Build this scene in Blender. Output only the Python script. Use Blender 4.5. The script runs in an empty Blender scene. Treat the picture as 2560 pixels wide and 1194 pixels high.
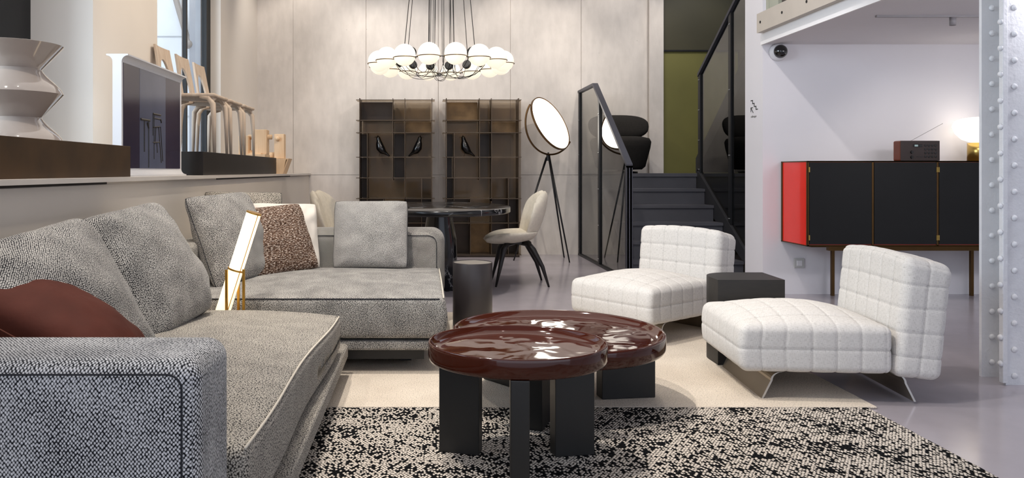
import bpy, bmesh, math, random
from mathutils import Vector, Matrix, noise
PI = math.pi
C = bpy.context.scene.collection
sc = bpy.context.scene
# ------------------------------------------------------------------ camera, world, lights, exposure
F = 1900.0; U0 = 1060.0; V0 = 427.0; H = 1.05          # focal length in px, vanishing point, eye height
cd = bpy.data.cameras.new('camera'); cam = bpy.data.objects.new('camera', cd); C.objects.link(cam)
cam.location = (0, 0, H); cam.rotation_euler = (PI/2, 0, 0)
cd.sensor_width = 36; cd.lens = 36*F/2560
cd.shift_x = (1280-U0)/2560; cd.shift_y = (V0-597)/2560
cd.clip_start = 0.05; cd.clip_end = 100
sc.camera = cam
sc.view_settings.view_transform = 'Standard'; sc.view_settings.look = 'None'
sc.view_settings.gamma = 1; sc.view_settings.use_curve_mapping = False
sc.view_settings.exposure = 0.45
w = bpy.data.worlds.new('world'); sc.world = w; w.use_nodes = True
bg = w.node_tree.nodes['Background']; bg.inputs[0].default_value = (0.80, 0.86, 1.0, 1); bg.inputs[1].default_value = 1.05

def spot(loc, aim, power, size=70, col=(1, .86, .68), rad=.04, blend=.6):
    l = bpy.data.lights.new('spot_light', 'SPOT'); l.energy = power; l.color = col
    l.spot_size = math.radians(size); l.spot_blend = blend; l.shadow_soft_size = rad
    o = bpy.data.objects.new('spot_light', l); C.objects.link(o); o.location = loc
    o.rotation_euler = (Vector(aim)-Vector(loc)).to_track_quat('-Z', 'Y').to_euler(); return o
def area(loc, aim, power, sx, sy, col):
    l = bpy.data.lights.new('area_light', 'AREA'); l.energy = power; l.color = col; l.shape = 'RECTANGLE'; l.size = sx; l.size_y = sy
    o = bpy.data.objects.new('area_light', l); C.objects.link(o); o.location = loc
    o.rotation_euler = (Vector(aim)-Vector(loc)).to_track_quat('-Z', 'Y').to_euler(); return o
WARM = (1, .83, .62); WARM2 = (1, .92, .83); DAY = (.80, .88, 1)
spot((-1.5, 8.5, 4.1), (-1.3, 9.6, 1.3), 62, 84, WARM2)
spot((-0.5, 8.2, 4.1), (-.35, 9.6, 1.2), 58, 70, WARM2)
spot((1.15, 8.2, 4.1), (1.3, 9.6, 1.4), 68, 75, WARM2)
spot((2.3, 8.4, 4.1), (2.4, 9.6, 2.0), 40, 70, WARM2)
spot((-1.6, 6.0, 4.1), (1.0, 9.6, .7), 95, 62, WARM2, .03)
spot((2.2, 6.0, 4.1), (0.0, 9.6, .7), 95, 62, WARM2, .03)
spot((3.4, 8.2, 4.1), (3.4, 9.6, 1.6), 45, 70, WARM2)
spot((-0.9, 2.2, 4.1), (0.2, 3.2, 0), 230, 66, WARM2)
spot((-0.5, 3.6, 4.1), (0.3, 4.4, 0.2), 260, 66, WARM2)
spot((1.0, 2.6, 4.1), (1.6, 4.2, 0.2), 40, 55, WARM2)
spot((-1.9, 1.6, 4.1), (-1.4, 3.2, .8), 80, 60, WARM2)
spot((0.2, 5.4, 4.1), (-1.9, 6.4, 1.6), 120, 75, WARM)
spot((0.2, 3.6, 4.1), (-2.1, 5.2, 1.9), 40, 60, WARM)
spot((0.6, 5.2, 4.1), (1.1, 6.9, 0.3), 110, 60, WARM2)
area((0.4, 5.0, 4.15), (0.4, 5.0, 0), 45, 3.4, 6.0, (1, .93, .84))        # added soft fill from overhead, without a fixture
area((4.1, 3.6, 2.1), (3.9, 6.3, 0.9), 26, 2.0, .5, (.97, .95, 1))        # added fill lamp for the sideboard wall, no real fixture there
area((-6.0, 1.8, 3.0), (-2.3, 4.6, 2.1), 330, 4, 3, DAY)                   # bright sky outside the near window
area((-4.2, 9.5, 6.5), (-4.0, 12, 2.6), 120, 4, 2, (.9, .95, 1))           # open sky over the yard
spot((1.2, 4.6, 4.1), (2.9, 6.7, 1.4), 105, 60, (1, .95, .92))

# ------------------------------------------------------------------ node helpers
def lin(c): return tuple(((x/12.92) if x <= .04045 else ((x+.055)/1.055)**2.4) for x in c)
def hx(s): return lin(tuple(int(s[i:i+2], 16)/255 for i in (0, 2, 4)))
class NT:
    def __init__(s, name):
        s.m = bpy.data.materials.new(name); s.m.use_nodes = True; s.t = s.m.node_tree
        s.b = s.t.nodes['Principled BSDF']; s.out = s.t.nodes['Material Output']
    def n(s, kind, **kw):
        nd = s.t.nodes.new('ShaderNode'+kind)
        for k, v in kw.items():
            if k in nd.inputs: nd.inputs[k].default_value = v
            else: setattr(nd, k, v)
        return nd
    def l(s, a, b): s.t.links.new(a, b)
    def ramp(s, fac, stops, interp='LINEAR'):
        r = s.n('ValToRGB'); r.color_ramp.interpolation = interp
        el = r.color_ramp.elements
        while len(el) < len(stops): el.new(.5)
        for e, (p, c) in zip(el, stops):
            e.position = p; e.color = (*c, 1) if not isinstance(c, (int, float)) else (c, c, c, 1)
        s.l(fac, r.inputs[0]); return r.outputs[0]
    def mapped(s, coord='Object', scale=(1, 1, 1), rot=(0, 0, 0)):
        tc = s.n('TexCoord'); mp = s.n('Mapping'); mp.inputs['Scale'].default_value = scale; mp.inputs['Rotation'].default_value = rot
        s.l(tc.outputs[coord], mp.inputs[0]); return mp.outputs[0]
    def bump(s, h, strength=.3, dist=.01, nrm=None):
        b = s.n('Bump'); b.inputs['Strength'].default_value = strength; b.inputs['Distance'].default_value = dist
        s.l(h, b.inputs['Height'])
        if nrm: s.l(nrm, b.inputs['Normal'])
        s.l(b.outputs[0], s.b.inputs['Normal']); return b.outputs[0]
def plain(name, col, rough=.5, metal=0, spec=.5, coat=0, var=.06, scale=6, bump=0, bscale=80):
    t = NT(name); c = col
    if isinstance(c, str): c = hx(c)
    nz = t.n('TexNoise', Scale=scale, Detail=4.0); t.l(t.mapped(), nz.inputs['Vector'])
    cc = t.ramp(nz.outputs['Fac'], [(.3, tuple(x*(1-var) for x in c)), (.7, tuple(min(1, x*(1+var)) for x in c))])
    t.l(cc, t.b.inputs['Base Color'])
    t.b.inputs['Roughness'].default_value = rough; t.b.inputs['Metallic'].default_value = metal
    t.b.inputs['Specular IOR Level'].default_value = spec; t.b.inputs['Coat Weight'].default_value = coat
    if coat: t.b.inputs['Coat Roughness'].default_value = .03
    if bump:
        n2 = t.n('TexNoise', Scale=bscale, Detail=3.0); t.l(t.mapped(), n2.inputs['Vector']); t.bump(n2.outputs['Fac'], bump, .01)
    return t.m
def emit(name, col, strength, base=(1, 1, 1)):
    t = NT(name); t.b.inputs['Base Color'].default_value = (*base, 1)
    t.b.inputs['Emission Color'].default_value = (*col, 1); t.b.inputs['Emission Strength'].default_value = strength
    t.b.inputs['Roughness'].default_value = .35
    return t.m
def woven(name, light, dark, sx, sy, lo=.25, hi=.62, rnd=.45, bump=.5, tone=.12):
    """knotted weave: light yarn knots on a dark ground, from UVs in metres"""
    t = NT(name); v = t.mapped('UV', (sx, sy, 1), (0, 0, PI/4))
    vo = t.n('TexVoronoi', Scale=1.0, Randomness=rnd); vo.voronoi_dimensions = '2D'; t.l(v, vo.inputs['Vector'])
    n = t.n('TexNoise', Scale=9.0, Detail=3.0); t.l(t.mapped('UV'), n.inputs['Vector'])
    a = t.n('Math', operation='MULTIPLY_ADD'); a.inputs[1].default_value = .25; t.l(n.outputs['Fac'], a.inputs[0]); t.l(vo.outputs['Distance'], a.inputs[2])
    col = t.ramp(a.outputs[0], [(lo, light), (hi, dark)])
    mx = t.n('Mix', data_type='RGBA', blend_type='MULTIPLY'); mx.inputs['Factor'].default_value = 1
    wn = t.ramp(vo.outputs['Color'], [(0, 1-tone*2.5), (1, 1)])
    t.l(col, mx.inputs['A']); t.l(wn, mx.inputs['B'])
    t.l(mx.outputs['Result'], t.b.inputs['Base Color'])
    t.b.inputs['Roughness'].default_value = .95; t.b.inputs['Specular IOR Level'].default_value = .1
    t.b.inputs['Sheen Weight'].default_value = .15
    inv = t.n('Math', operation='SUBTRACT'); inv.inputs[0].default_value = 1; t.l(vo.outputs['Distance'], inv.inputs[1])
    t.bump(inv.outputs[0], bump, .003)
    return t.m
def concrete(name, base, var=.08, seams=True, rough=.75):
    t = NT(name); co = t.mapped()
    n1 = t.n('TexNoise', Scale=1.3, Detail=6.0, Roughness=.6); t.l(co, n1.inputs['Vector'])
    n2 = t.n('TexNoise', Scale=14.0, Detail=5.0); t.l(t.mapped('Object', (1, 1, .35)), n2.inputs['Vector'])
    a = t.n('Mix', data_type='RGBA'); a.inputs['Factor'].default_value = .35; t.l(n1.outputs['Fac'], a.inputs['A']); t.l(n2.outputs['Fac'], a.inputs['B'])
    c = t.ramp(a.outputs['Result'], [(.3, tuple(x*(1-var) for x in base)), (.7, tuple(min(1, x*(1+var)) for x in base))])
    vo = t.n('TexVoronoi', Scale=5.0); t.l(co, vo.inputs['Vector'])
    pits = t.ramp(vo.outputs['Distance'], [(.012, .6), (.03, 1)])
    mx = t.n('Mix', data_type='RGBA', blend_type='MULTIPLY'); mx.inputs['Factor'].default_value = 1
    t.l(c, mx.inputs['A']); t.l(pits, mx.inputs['B']); t.l(mx.outputs['Result'], t.b.inputs['Base Color'])
    t.b.inputs['Roughness'].default_value = rough; t.b.inputs['Specular IOR Level'].default_value = .25
    t.bump(n2.outputs['Fac'], .08, .01)
    return t.m
def glass(name, tint, refl_ior=1.5, rough=0.0, milky=0, reflk=1.4):
    t = NT(name); tr = t.n('BsdfTransparent'); tr.inputs[0].default_value = (*tint, 1)
    gl = t.n('BsdfGlossy'); gl.inputs['Roughness'].default_value = rough
    fr = t.n('Fresnel'); fr.inputs[0].default_value = refl_ior
    ge = t.n('NewGeometry'); fb = t.n('Math', operation='MULTIPLY_ADD', use_clamp=False); fb.inputs[1].default_value = -reflk; fb.inputs[2].default_value = reflk; t.l(ge.outputs['Backfacing'], fb.inputs[0])
    k = t.n('Math', operation='MULTIPLY', use_clamp=True); t.l(fb.outputs[0], k.inputs[1]); t.l(fr.outputs[0], k.inputs[0])
    mx = t.n('MixShader'); t.l(k.outputs[0], mx.inputs[0]); t.l(tr.outputs[0], mx.inputs[1]); t.l(gl.outputs[0], mx.inputs[2])
    last = mx.outputs[0]
    if milky:
        df = t.n('BsdfDiffuse'); df.inputs[0].default_value = (*tuple(min(1, x*.6) for x in tint), 1)
        m2 = t.n('MixShader'); m2.inputs[0].default_value = milky; t.l(last, m2.inputs[1]); t.l(df.outputs[0], m2.inputs[2]); last = m2.outputs[0]
    t.l(last, t.out.inputs[0]); return t.m

# ------------------------------------------------------------------ materials
M = {}
M['concrete'] = concrete('board_concrete', hx('d2cbc4'), .16)
M['plaster_warm'] = plain('warm_plaster', 'e6dfd6', .8, var=.02, scale=2, spec=.2)
M['plaster_cool'] = plain('cool_plaster', 'dcd9dc', .8, var=.02, scale=2, spec=.2)
M['plaster_white'] = plain('white_plaster', 'eae8e8', .8, var=.015, scale=2, spec=.2)
M['ceiling'] = plain('ceiling_paint', 'cfc9cc', .85, var=.02, spec=.2)
def floor_mat():
    t = NT('polished_screed'); co = t.mapped()
    n1 = t.n('TexNoise', Scale=1.1, Detail=5.0, Roughness=.6); t.l(co, n1.inputs['Vector'])
    b = hx('a8a2a9'); c = t.ramp(n1.outputs['Fac'], [(.3, tuple(x*.86 for x in b)), (.7, tuple(x*1.06 for x in b))])
    t.l(c, t.b.inputs['Base Color'])
    r = t.ramp(n1.outputs['Fac'], [(.2, .12), (.8, .24)]); t.l(r, t.b.inputs['Roughness'])
    t.b.inputs['Specular IOR Level'].default_value = .55; return t.m
M['floor'] = floor_mat()
M['black_metal'] = plain('black_metal', '17171a', .42, .3, var=.1)
M['rail_metal'] = plain('grey_powder_coated_metal', '3a3a42', .5, .2, var=.06)
M['post_metal'] = plain('dark_post_metal', '1a1b1e', .45, .3, var=.08)
M['bolt'] = plain('bolt_metal', '9a9a9a', .3, .9)
M['step'] = plain('anthracite_step', '4b4b52', .6, var=.1, scale=3)
M['stringer'] = plain('dark_stringer', '26262a', .55, var=.08)
M['smoke'] = glass('smoked_railing_glass', (.70, .70, .67), 1.52)
M['clear'] = glass('clear_window_glass', (.93, .96, .96), 1.45)
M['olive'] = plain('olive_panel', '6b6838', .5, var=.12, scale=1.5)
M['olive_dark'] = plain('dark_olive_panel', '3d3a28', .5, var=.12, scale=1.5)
M['window_black'] = plain('black_window_steel', '101114', .5, .2, var=.2, scale=30)
M['facade'] = plain('white_facade_panel', 'd6dade', .7, var=.05, scale=3)
M['facade_grey'] = plain('grey_blue_strip', '8d939c', .7)
M['brace'] = plain('grey_brace_steel', '8b8580', .6, .2)
M['girder'] = plain('putty_painted_steel', 'b8afa4', .5, var=.04)
M['column'] = plain('white_painted_steel', 'dcdde0', .42, var=.04, scale=10, bump=.25, bscale=60)
M['counter'] = plain('cream_counter', 'd2cac0', .6, var=.03, scale=1.5)
M['counter_top'] = plain('cream_counter_top', 'cfc8c0', .5, var=.03)
M['gap'] = plain('gap_shade_black', '1c1714', .7)
M['bronze_plinth'] = plain('patinated_brass_plinth', '4b3620', .48, .55, var=.25, scale=7)
M['black_plinth'] = plain('blackened_steel_plinth', '24201d', .42, .4, var=.25, scale=5)
M['vase'] = plain('glossy_greige_ceramic', 'b3a79d', .08, coat=.8, var=.03)
M['tv_frame'] = plain('matt_white_shell', 'e7e7e9', .45, var=.01)
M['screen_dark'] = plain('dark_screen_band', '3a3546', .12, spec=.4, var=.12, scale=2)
M['screen_light'] = plain('painted_reflection_band', '5d6276', .12, spec=.4, var=.15, scale=2)
M['screen_reflection'] = plain('painted_reflection', '2b2620', .2, spec=.3)
def wood(name, a, b, sc_=(18, 18, 2.2), rough=.5):
    t = NT(name); n = t.n('TexNoise', Scale=1.6, Detail=4.0, Distortion=1.2); t.l(t.mapped('Object', sc_), n.inputs['Vector'])
    t.l(t.ramp(n.outputs['Fac'], [(.3, hx(a)), (.7, hx(b))]), t.b.inputs['Base Color']); t.b.inputs['Roughness'].default_value = rough; return t.m
M['ash'] = wood('pale_ash_wood', 'c0aa95', 'd9c8b5')
M['beech'] = wood('light_beech_wood', 'dcb78e', 'e6c7a3')
M['black_wood'] = wood('black_stained_wood', '0c0b0c', '1a1718', rough=.4)
M['gold'] = plain('satin_gold_metal', 'c99a45', .3, .9, var=.05)
M['brass'] = plain('satin_brass', 'b89a56', .28, .95, var=.05)
M['bronze_ring'] = plain('bronze_ring_metal', '6d5234', .35, .8, var=.08)
M['bronze_panel'] = plain('bronzed_panel', '70583a', .34, .6, var=.3, scale=6)
M['dark_panel'] = plain('dark_bronze_panel', '352a21', .4, .3, var=.25, scale=5)
M['shelf_metal'] = plain('bronzed_shelf_metal', '5e5042', .32, .7, var=.1)
M['smoke_shelf'] = glass('smoked_bookcase_glass', (.74, .69, .62), 1.45, .05, .05, .35)
M['bird'] = plain('black_lacquered_bird', '0c0c0e', .22, coat=.4)
M['wire'] = plain('black_wire', '0a0a0a', .4, .5)
M['globe'] = emit('lit_opal_globe', (1, .88, .68), .62, (.75, .72, .66))
M['disc'] = emit('lit_disc', (1, .93, .82), 4.0)
M['tube'] = emit('lit_tube', (1, .78, .48), .95, (.9, .85, .7))
M['opal'] = emit('lit_opal_lamp', (1, .90, .76), 1.7)
M['steel_cord'] = plain('steel_cord', '3c3936', .4, .7)
def marble():
    t = NT('black_marble'); co = t.mapped()
    n = t.n('TexNoise', Scale=2.2, Detail=8.0, Roughness=.6, Distortion=1.0); t.l(co, n.inputs['Vector'])
    s = t.n('Math', operation='SUBTRACT'); s.inputs[1].default_value = .5; t.l(n.outputs['Fac'], s.inputs[0])
    ab = t.n('Math', operation='ABSOLUTE'); t.l(s.outputs[0], ab.inputs[0])
    n2 = t.n('TexNoise', Scale=3.0, Detail=2.0); t.l(co, n2.inputs['Vector'])
    k = t.ramp(n2.outputs['Fac'], [(.44, 0), (.54, 1)])
    v = t.ramp(ab.outputs[0], [(.0, 1), (.013, 0)])
    m = t.n('Math', operation='MULTIPLY'); t.l(k, m.inputs[0]); t.l(v, m.inputs[1])
    c = t.ramp(m.outputs[0], [(0, hx('141518')), (1, hx('a5a6a8'))])
    t.l(c, t.b.inputs['Base Color']); t.b.inputs['Roughness'].default_value = .16; return t.m
M['marble'] = marble()
M['marble_edge'] = M['marble']
def lacquer():
    t = NT('brown_glazed_ceramic'); t.b.inputs['Base Color'].default_value = (*hx('3d170c'), 1)
    t.b.inputs['Roughness'].default_value = .06; t.b.inputs['Specular IOR Level'].default_value = .55
    n = t.n('TexNoise', Scale=8.0, Detail=1.0, Distortion=.5); t.l(t.mapped(), n.inputs['Vector'])
    bn = t.bump(n.outputs['Fac'], .30, .02)
    ge = t.n('NewGeometry'); sx = t.n('SeparateXYZ'); t.l(ge.outputs['Normal'], sx.inputs[0])
    k = t.n('MapRange'); k.inputs['From Min'].default_value = .6; k.inputs['From Max'].default_value = 1; k.inputs['To Max'].default_value = .3; t.l(sx.outputs['Z'], k.inputs['Value'])
    for nd in t.t.nodes:
        if nd.bl_idname == 'ShaderNodeBump': t.l(k.outputs[0], nd.inputs['Strength'])
    return t.m
M['lacquer'] = lacquer()
M['lacquer_side'] = plain('brown_glazed_side', '43221a', .12, coat=.5, var=.05)
M['ebony'] = plain('ebonised_leg', '161616', .42, var=.15, scale=5)
M['stool'] = plain('dark_brown_lacquer', '2a2628', .4, var=.08)
M['stool_top'] = plain('taupe_top_reflection', '8b867f', .35, var=.05)
M['side_table'] = wood('black_brown_wood', '12100e', '1f1b18', (4, 30, 30), .5)
M['swivel'] = plain('charcoal_felt', '2b2927', .95, var=.1, scale=60, spec=.1, bump=.3, bscale=400)
M['boucle'] = plain('cream_boucle', 'ebe3d2', .95, var=.05, scale=40, spec=.1, bump=.6, bscale=260)
def linen():
    t = NT('off_white_linen'); v = t.mapped('UV')
    a = t.n('TexNoise', Scale=1.0, Detail=2.0); t.l(t.mapped('UV', (700, 60, 1)), a.inputs['Vector'])
    b = t.n('TexNoise', Scale=1.0, Detail=2.0); t.l(t.mapped('UV', (60, 700, 1)), b.inputs['Vector'])
    m = t.n('Math', operation='ADD'); t.l(a.outputs['Fac'], m.inputs[0]); t.l(b.outputs['Fac'], m.inputs[1])
    at = t.n('Attribute', attribute_name='stitch'); th = t.ramp(at.outputs['Fac'], [(.72, 1), (.98, .80)])
    mx = t.n('Mix', data_type='RGBA', blend_type='MULTIPLY'); mx.inputs['Factor'].default_value = 1
    t.l(t.ramp(m.outputs[0], [(.75, hx('b2afaa')), (1.25, hx('d4d1cd'))]), mx.inputs['A']); t.l(th, mx.inputs['B']); t.l(mx.outputs['Result'], t.b.inputs['Base Color'])
    t.b.inputs['Roughness'].default_value = .95; t.b.inputs['Specular IOR Level'].default_value = .1
    t.bump(m.outputs[0], .05, .001); return t.m
M['linen'] = linen()
M['tweed'] = woven('grey_basket_weave', hx('dedad2'), hx('1b1b20'), 165, 190, .30, .64, .32)
M['tweed_fine'] = woven('grey_fine_weave', hx('cbc4b7'), hx('2f2c2a'), 210, 190, .34, .78, .9)
M['tweed_arm'] = woven('black_white_basket_weave', hx('ececec'), hx('14161c'), 185, 150, .34, .66, .30, .7)
M['tweed_grey'] = woven('pale_grey_weave', hx('c9c6c0'), hx('3a3a3e'), 175, 190, .35, .8, .35)
def brown_tweed():
    t = NT('brown_slub_tweed')
    a = t.n('TexNoise', Scale=1.0, Detail=3.0, Roughness=.7); t.l(t.mapped('UV', (60, 200, 1)), a.inputs['Vector'])
    t.l(t.ramp(a.outputs['Fac'], [(.36, hx('1e1613')), (.46, hx('4e3a2f')), (.54, hx('7c6250')), (.62, hx('d8d0c6'))]), t.b.inputs['Base Color'])
    t.b.inputs['Roughness'].default_value = .95; t.b.inputs['Specular IOR Level'].default_value = .1
    t.bump(a.outputs['Fac'], .6, .006); return t.m
M['brown_tweed'] = brown_tweed()
M['cream'] = plain('cream_cotton', 'e0d9cf', .9, var=.03, spec=.15, bump=.15, bscale=300)
M['rust'] = plain('rust_brown_nubuck', '4f2419', .75, var=.14, scale=9, spec=.25, bump=.1, bscale=60)
M['rust_seam'] = plain('rust_stitching', '8a5240', .8)
M['piping_dark'] = plain('dark_seam_thread', '35363a', .9, spec=.1)
M['piping_light'] = plain('pale_seam_thread', 'c9c2b5', .9, spec=.1)
def dark_rug():
    t = NT('black_cream_loop_rug'); v = t.mapped('Object', (112, 72, 1), (0, 0, PI/4))
    vo = t.n('TexVoronoi', Scale=1.0, Randomness=.42); vo.voronoi_dimensions = '2D'; t.l(v, vo.inputs['Vector'])
    sep = t.n('SeparateColor'); t.l(vo.outputs['Color'], sep.inputs[0])
    n = t.n('TexNoise', Scale=4.5, Detail=3.0, Roughness=.65); t.l(t.mapped('Object', (1, 1.7, 1), (0, 0, .5)), n.inputs['Vector'])
    th = t.n('MapRange'); th.inputs['From Min'].default_value = .33; th.inputs['From Max'].default_value = .67; th.inputs['To Min'].default_value = 0; th.inputs['To Max'].default_value = .68
    t.l(n.outputs['Fac'], th.inputs['Value'])
    g = t.n('Math', operation='GREATER_THAN'); t.l(sep.outputs[0], g.inputs[0]); t.l(th.outputs[0], g.inputs[1])
    kn = t.ramp(g.outputs[0], [(0, hx('17181b')), (1, hx('e9dfd3'))])
    ed = t.ramp(vo.outputs['Distance'], [(.30, 1), (.56, .06)])
    mx = t.n('Mix', data_type='RGBA', blend_type='MULTIPLY'); mx.inputs['Factor'].default_value = 1; t.l(kn, mx.inputs['A']); t.l(ed, mx.inputs['B'])
    t.l(mx.outputs['Result'], t.b.inputs['Base Color']); t.b.inputs['Roughness'].default_value = .95; t.b.inputs['Specular IOR Level'].default_value = .1
    inv = t.n('Math', operation='SUBTRACT'); inv.inputs[0].default_value = 1; t.l(vo.outputs['Distance'], inv.inputs[1]); t.bump(inv.outputs[0], 1, .008)
    return t.m
M['dark_rug'] = dark_rug()
def light_rug():
    t = NT('beige_flatweave_rug'); v = t.mapped('Object', (150, 90, 1))
    vo = t.n('TexVoronoi', Scale=1.0, Randomness=.6); vo.voronoi_dimensions = '2D'; t.l(v, vo.inputs['Vector'])
    n = t.n('TexNoise', Scale=3.0, Detail=4.0); t.l(t.mapped(), n.inputs['Vector'])
    c = t.ramp(n.outputs['Fac'], [(.3, hx('cfc3b4')), (.7, hx('e2d7c8'))]); e = t.ramp(vo.outputs['Distance'], [(.3, 1), (.75, .72)])
    mx = t.n('Mix', data_type='RGBA', blend_type='MULTIPLY'); mx.inputs['Factor'].default_value = 1; t.l(c, mx.inputs['A']); t.l(e, mx.inputs['B'])
    t.l(mx.outputs['Result'], t.b.inputs['Base Color']); t.b.inputs['Roughness'].default_value = .95; t.b.inputs['Specular IOR Level'].default_value = .1
    inv = t.n('Math', operation='SUBTRACT'); inv.inputs[0].default_value = 1; t.l(vo.outputs['Distance'], inv.inputs[1]); t.bump(inv.outputs[0], .6, .003)
    return t.m
M['light_rug'] = light_rug()
M['red'] = plain('red_lacquer', 'e62a16', .25, coat=.3, var=.03)
M['black_door'] = plain('matt_black_door', '0d0e0f', .6, var=.1, spec=.3)
M['bronze_frame'] = plain('aged_bronze_frame', '5d4526', .4, .8, var=.1)
M['radio_face'] = plain('dark_brown_radio_front', '2b1f1c', .5, var=.05)
M['radio_wood'] = plain('cherry_radio_side', '6e3018', .4, var=.08, scale=12)
M['button'] = plain('black_button', '0d0b0b', .4)
M['lcd'] = emit('radio_display', (.35, .5, .5), .35, (.1, .12, .12))
M['socket'] = plain('grey_socket_plastic', 'b9b9b6', .4, var=.01)
M['white_plastic'] = plain('white_plastic', 'd8d6d8', .4, var=.01)
M['dome'] = plain('black_dome_glass', '0a0a0c', .06, coat=.6, var=0)
M['track'] = plain('grey_track', '8d898c', .5)
M['blade'] = plain('brushed_bronze_blade', '9a8f7f', .34, .85, var=.06)
M['blade_edge'] = plain('pale_blade_edge', 'b9b7b4', .35, .7)
M['ink'] = plain('black_ink', '121212', .6)
M['ink_grey'] = plain('grey_ink', '8a8886', .6)
M['mezz_dark'] = plain('dark_interior_grey', '4a433f', .6)
M['mezz_frame'] = plain('grey_green_frame', 'a3a596', .5)

# ------------------------------------------------------------------ mesh helpers
def box_uv(me):
    uv = me.uv_layers.new(name='UVMap') if not me.uv_layers else me.uv_layers[0]
    vs = me.vertices
    for p in me.polygons:
        n = p.normal; ax = max(range(3), key=lambda i: abs(n[i]))
        for li in p.loop_indices:
            c = vs[me.loops[li].vertex_index].co
            uv.data[li].uv = ((c.y, c.z), (c.x, c.z), (c.x, c.y))[ax]
def obj(name, verts, faces, mat, parent=None, smooth=True, uv=False, mats=None):
    me = bpy.data.meshes.new(name); me.from_pydata([tuple(v) for v in verts], [], faces); me.validate()
    bm = bmesh.new(); bm.from_mesh(me); bmesh.ops.recalc_face_normals(bm, faces=bm.faces); bm.to_mesh(me); bm.free()
    if smooth:
        for p in me.polygons: p.use_smooth = True
    if uv: box_uv(me)
    me.materials.append(M[mat] if isinstance(mat, str) else mat)
    o = bpy.data.objects.new(name, me); C.objects.link(o)
    if parent: o.parent = parent
    return o
class MB:
    """collects shapes that belong to ONE part"""
    def __init__(s): s.v = []; s.f = []
    def add(s, vs, fs, m=None):
        k = len(s.v); s.v += [(m @ Vector(v)) if m else Vector(v) for v in vs]; s.f += [tuple(i+k for i in f) for f in fs]; return s
    def box(s, x0, y0, z0, x1, y1, z1, bev=0, m=None):
        if bev:
            v, f = bevel_box(x0, y0, z0, x1, y1, z1, bev); return s.add(v, f, m)
        v = [(x, y, z) for x in (x0, x1) for y in (y0, y1) for z in (z0, z1)]
        return s.add(v, [(0, 1, 3, 2), (4, 6, 7, 5), (0, 4, 5, 1), (2, 3, 7, 6), (0, 2, 6, 4), (1, 5, 7, 3)], m)
    def prism(s, pts, axis, a, b, m=None):
        """extrude the closed 2D outline along axis from a to b (pts are the other two coords in order)"""
        n = len(pts)
        def P(p, t): return {'x': (t, p[0], p[1]), 'y': (p[0], t, p[1]), 'z': (p[0], p[1], t)}[axis]
        v = [P(p, a) for p in pts]+[P(p, b) for p in pts]
        f = [tuple(range(n))[::-1], tuple(range(n, 2*n))]+[(i, (i+1) % n, n+(i+1) % n, n+i) for i in range(n)]
        return s.add(v, f, m)
    def lathe(s, prof, cx=0, cy=0, seg=48, sx=1, sy=1, m=None):
        v = []; f = []; n = len(prof)
        for i in range(seg):
            a = 2*PI*i/seg
            for r, z in prof: v.append((cx+r*sx*math.cos(a), cy+r*sy*math.sin(a), z))
        for i in range(seg):
            j = (i+1) % seg
            for k in range(n-1): f.append((i*n+k, j*n+k, j*n+k+1, i*n+k+1))
        if prof[0][0] > 1e-6: f.append(tuple(i*n for i in range(seg)))
        if prof[-1][0] > 1e-6: f.append(tuple(i*n+n-1 for i in range(seg)))
        return s.add(v, f, m)
    def lathe_sharp(s, prof, breaks, **k):
        cuts = [0]+list(breaks)+[len(prof)-1]
        for a, b in zip(cuts, cuts[1:]):
            n0 = len(s.f); pr = prof[a:b+1]; s.lathe(pr, **k)
            # drop the caps that close an open section
            drop = (1 if pr[0][0] > 1e-6 else 0)+(1 if pr[-1][0] > 1e-6 else 0)
            if drop: s.f = s.f[:-drop]
        return s
    def tube(s, path, rad, seg=8, m=None, closed=False):
        path = [Vector(p) for p in path]; n = len(path)
        if not hasattr(rad, '__len__'): rad = [rad]*n
        v = []; f = []; up = None
        for i, p in enumerate(path):
            if closed: d = path[(i+1) % n]-path[i-1]
            else: d = path[min(i+1, n-1)]-path[max(i-1, 0)]
            d.normalize()
            if up is None: up = Vector((0, 0, 1)) if abs(d.z) < .9 else Vector((1, 0, 0))
            a = d.cross(up)
            if a.length < 1e-5: a = d.cross(Vector((0, 1, .3)))
            a.normalize(); b = d.cross(a); up = -b if (-b).dot(up) > 0 else b
            for k in range(seg):
                t = 2*PI*k/seg; v.append(p+(a*math.cos(t)+b*math.sin(t))*rad[i])
        m_ = n if closed else n-1
        for i in range(m_):
            j = (i+1) % n
            for k in range(seg): f.append((i*seg+k, i*seg+(k+1) % seg, j*seg+(k+1) % seg, j*seg+k))
        if not closed: f.append(tuple(range(seg))[::-1]); f.append(tuple((n-1)*seg+k for k in range(seg)))
        return s.add(v, f, m)
    def sphere(s, c, r, seg=24, rings=14, sc_=(1, 1, 1), m=None):
        v = [(c[0], c[1], c[2]+r*sc_[2])]; f = []
        for i in range(1, rings):
            t = PI*i/rings
            for k in range(seg):
                a = 2*PI*k/seg; v.append((c[0]+r*sc_[0]*math.sin(t)*math.cos(a), c[1]+r*sc_[1]*math.sin(t)*math.sin(a), c[2]+r*sc_[2]*math.cos(t)))
        v.append((c[0], c[1], c[2]-r*sc_[2]))
        for k in range(seg): f.append((0, 1+k, 1+(k+1) % seg))
        for i in range(rings-2):
            for k in range(seg):
                a = 1+i*seg+k; b = 1+i*seg+(k+1) % seg; f.append((a, a+seg, b+seg, b))
        e = len(v)-1; q = 1+(rings-2)*seg
        for k in range(seg): f.append((e, q+(k+1) % seg, q+k))
        return s.add(v, f, m)
    def build(s, name, mat, parent=None, smooth=False, uv=False): return obj(name, s.v, s.f, mat, parent, smooth, uv)
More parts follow.
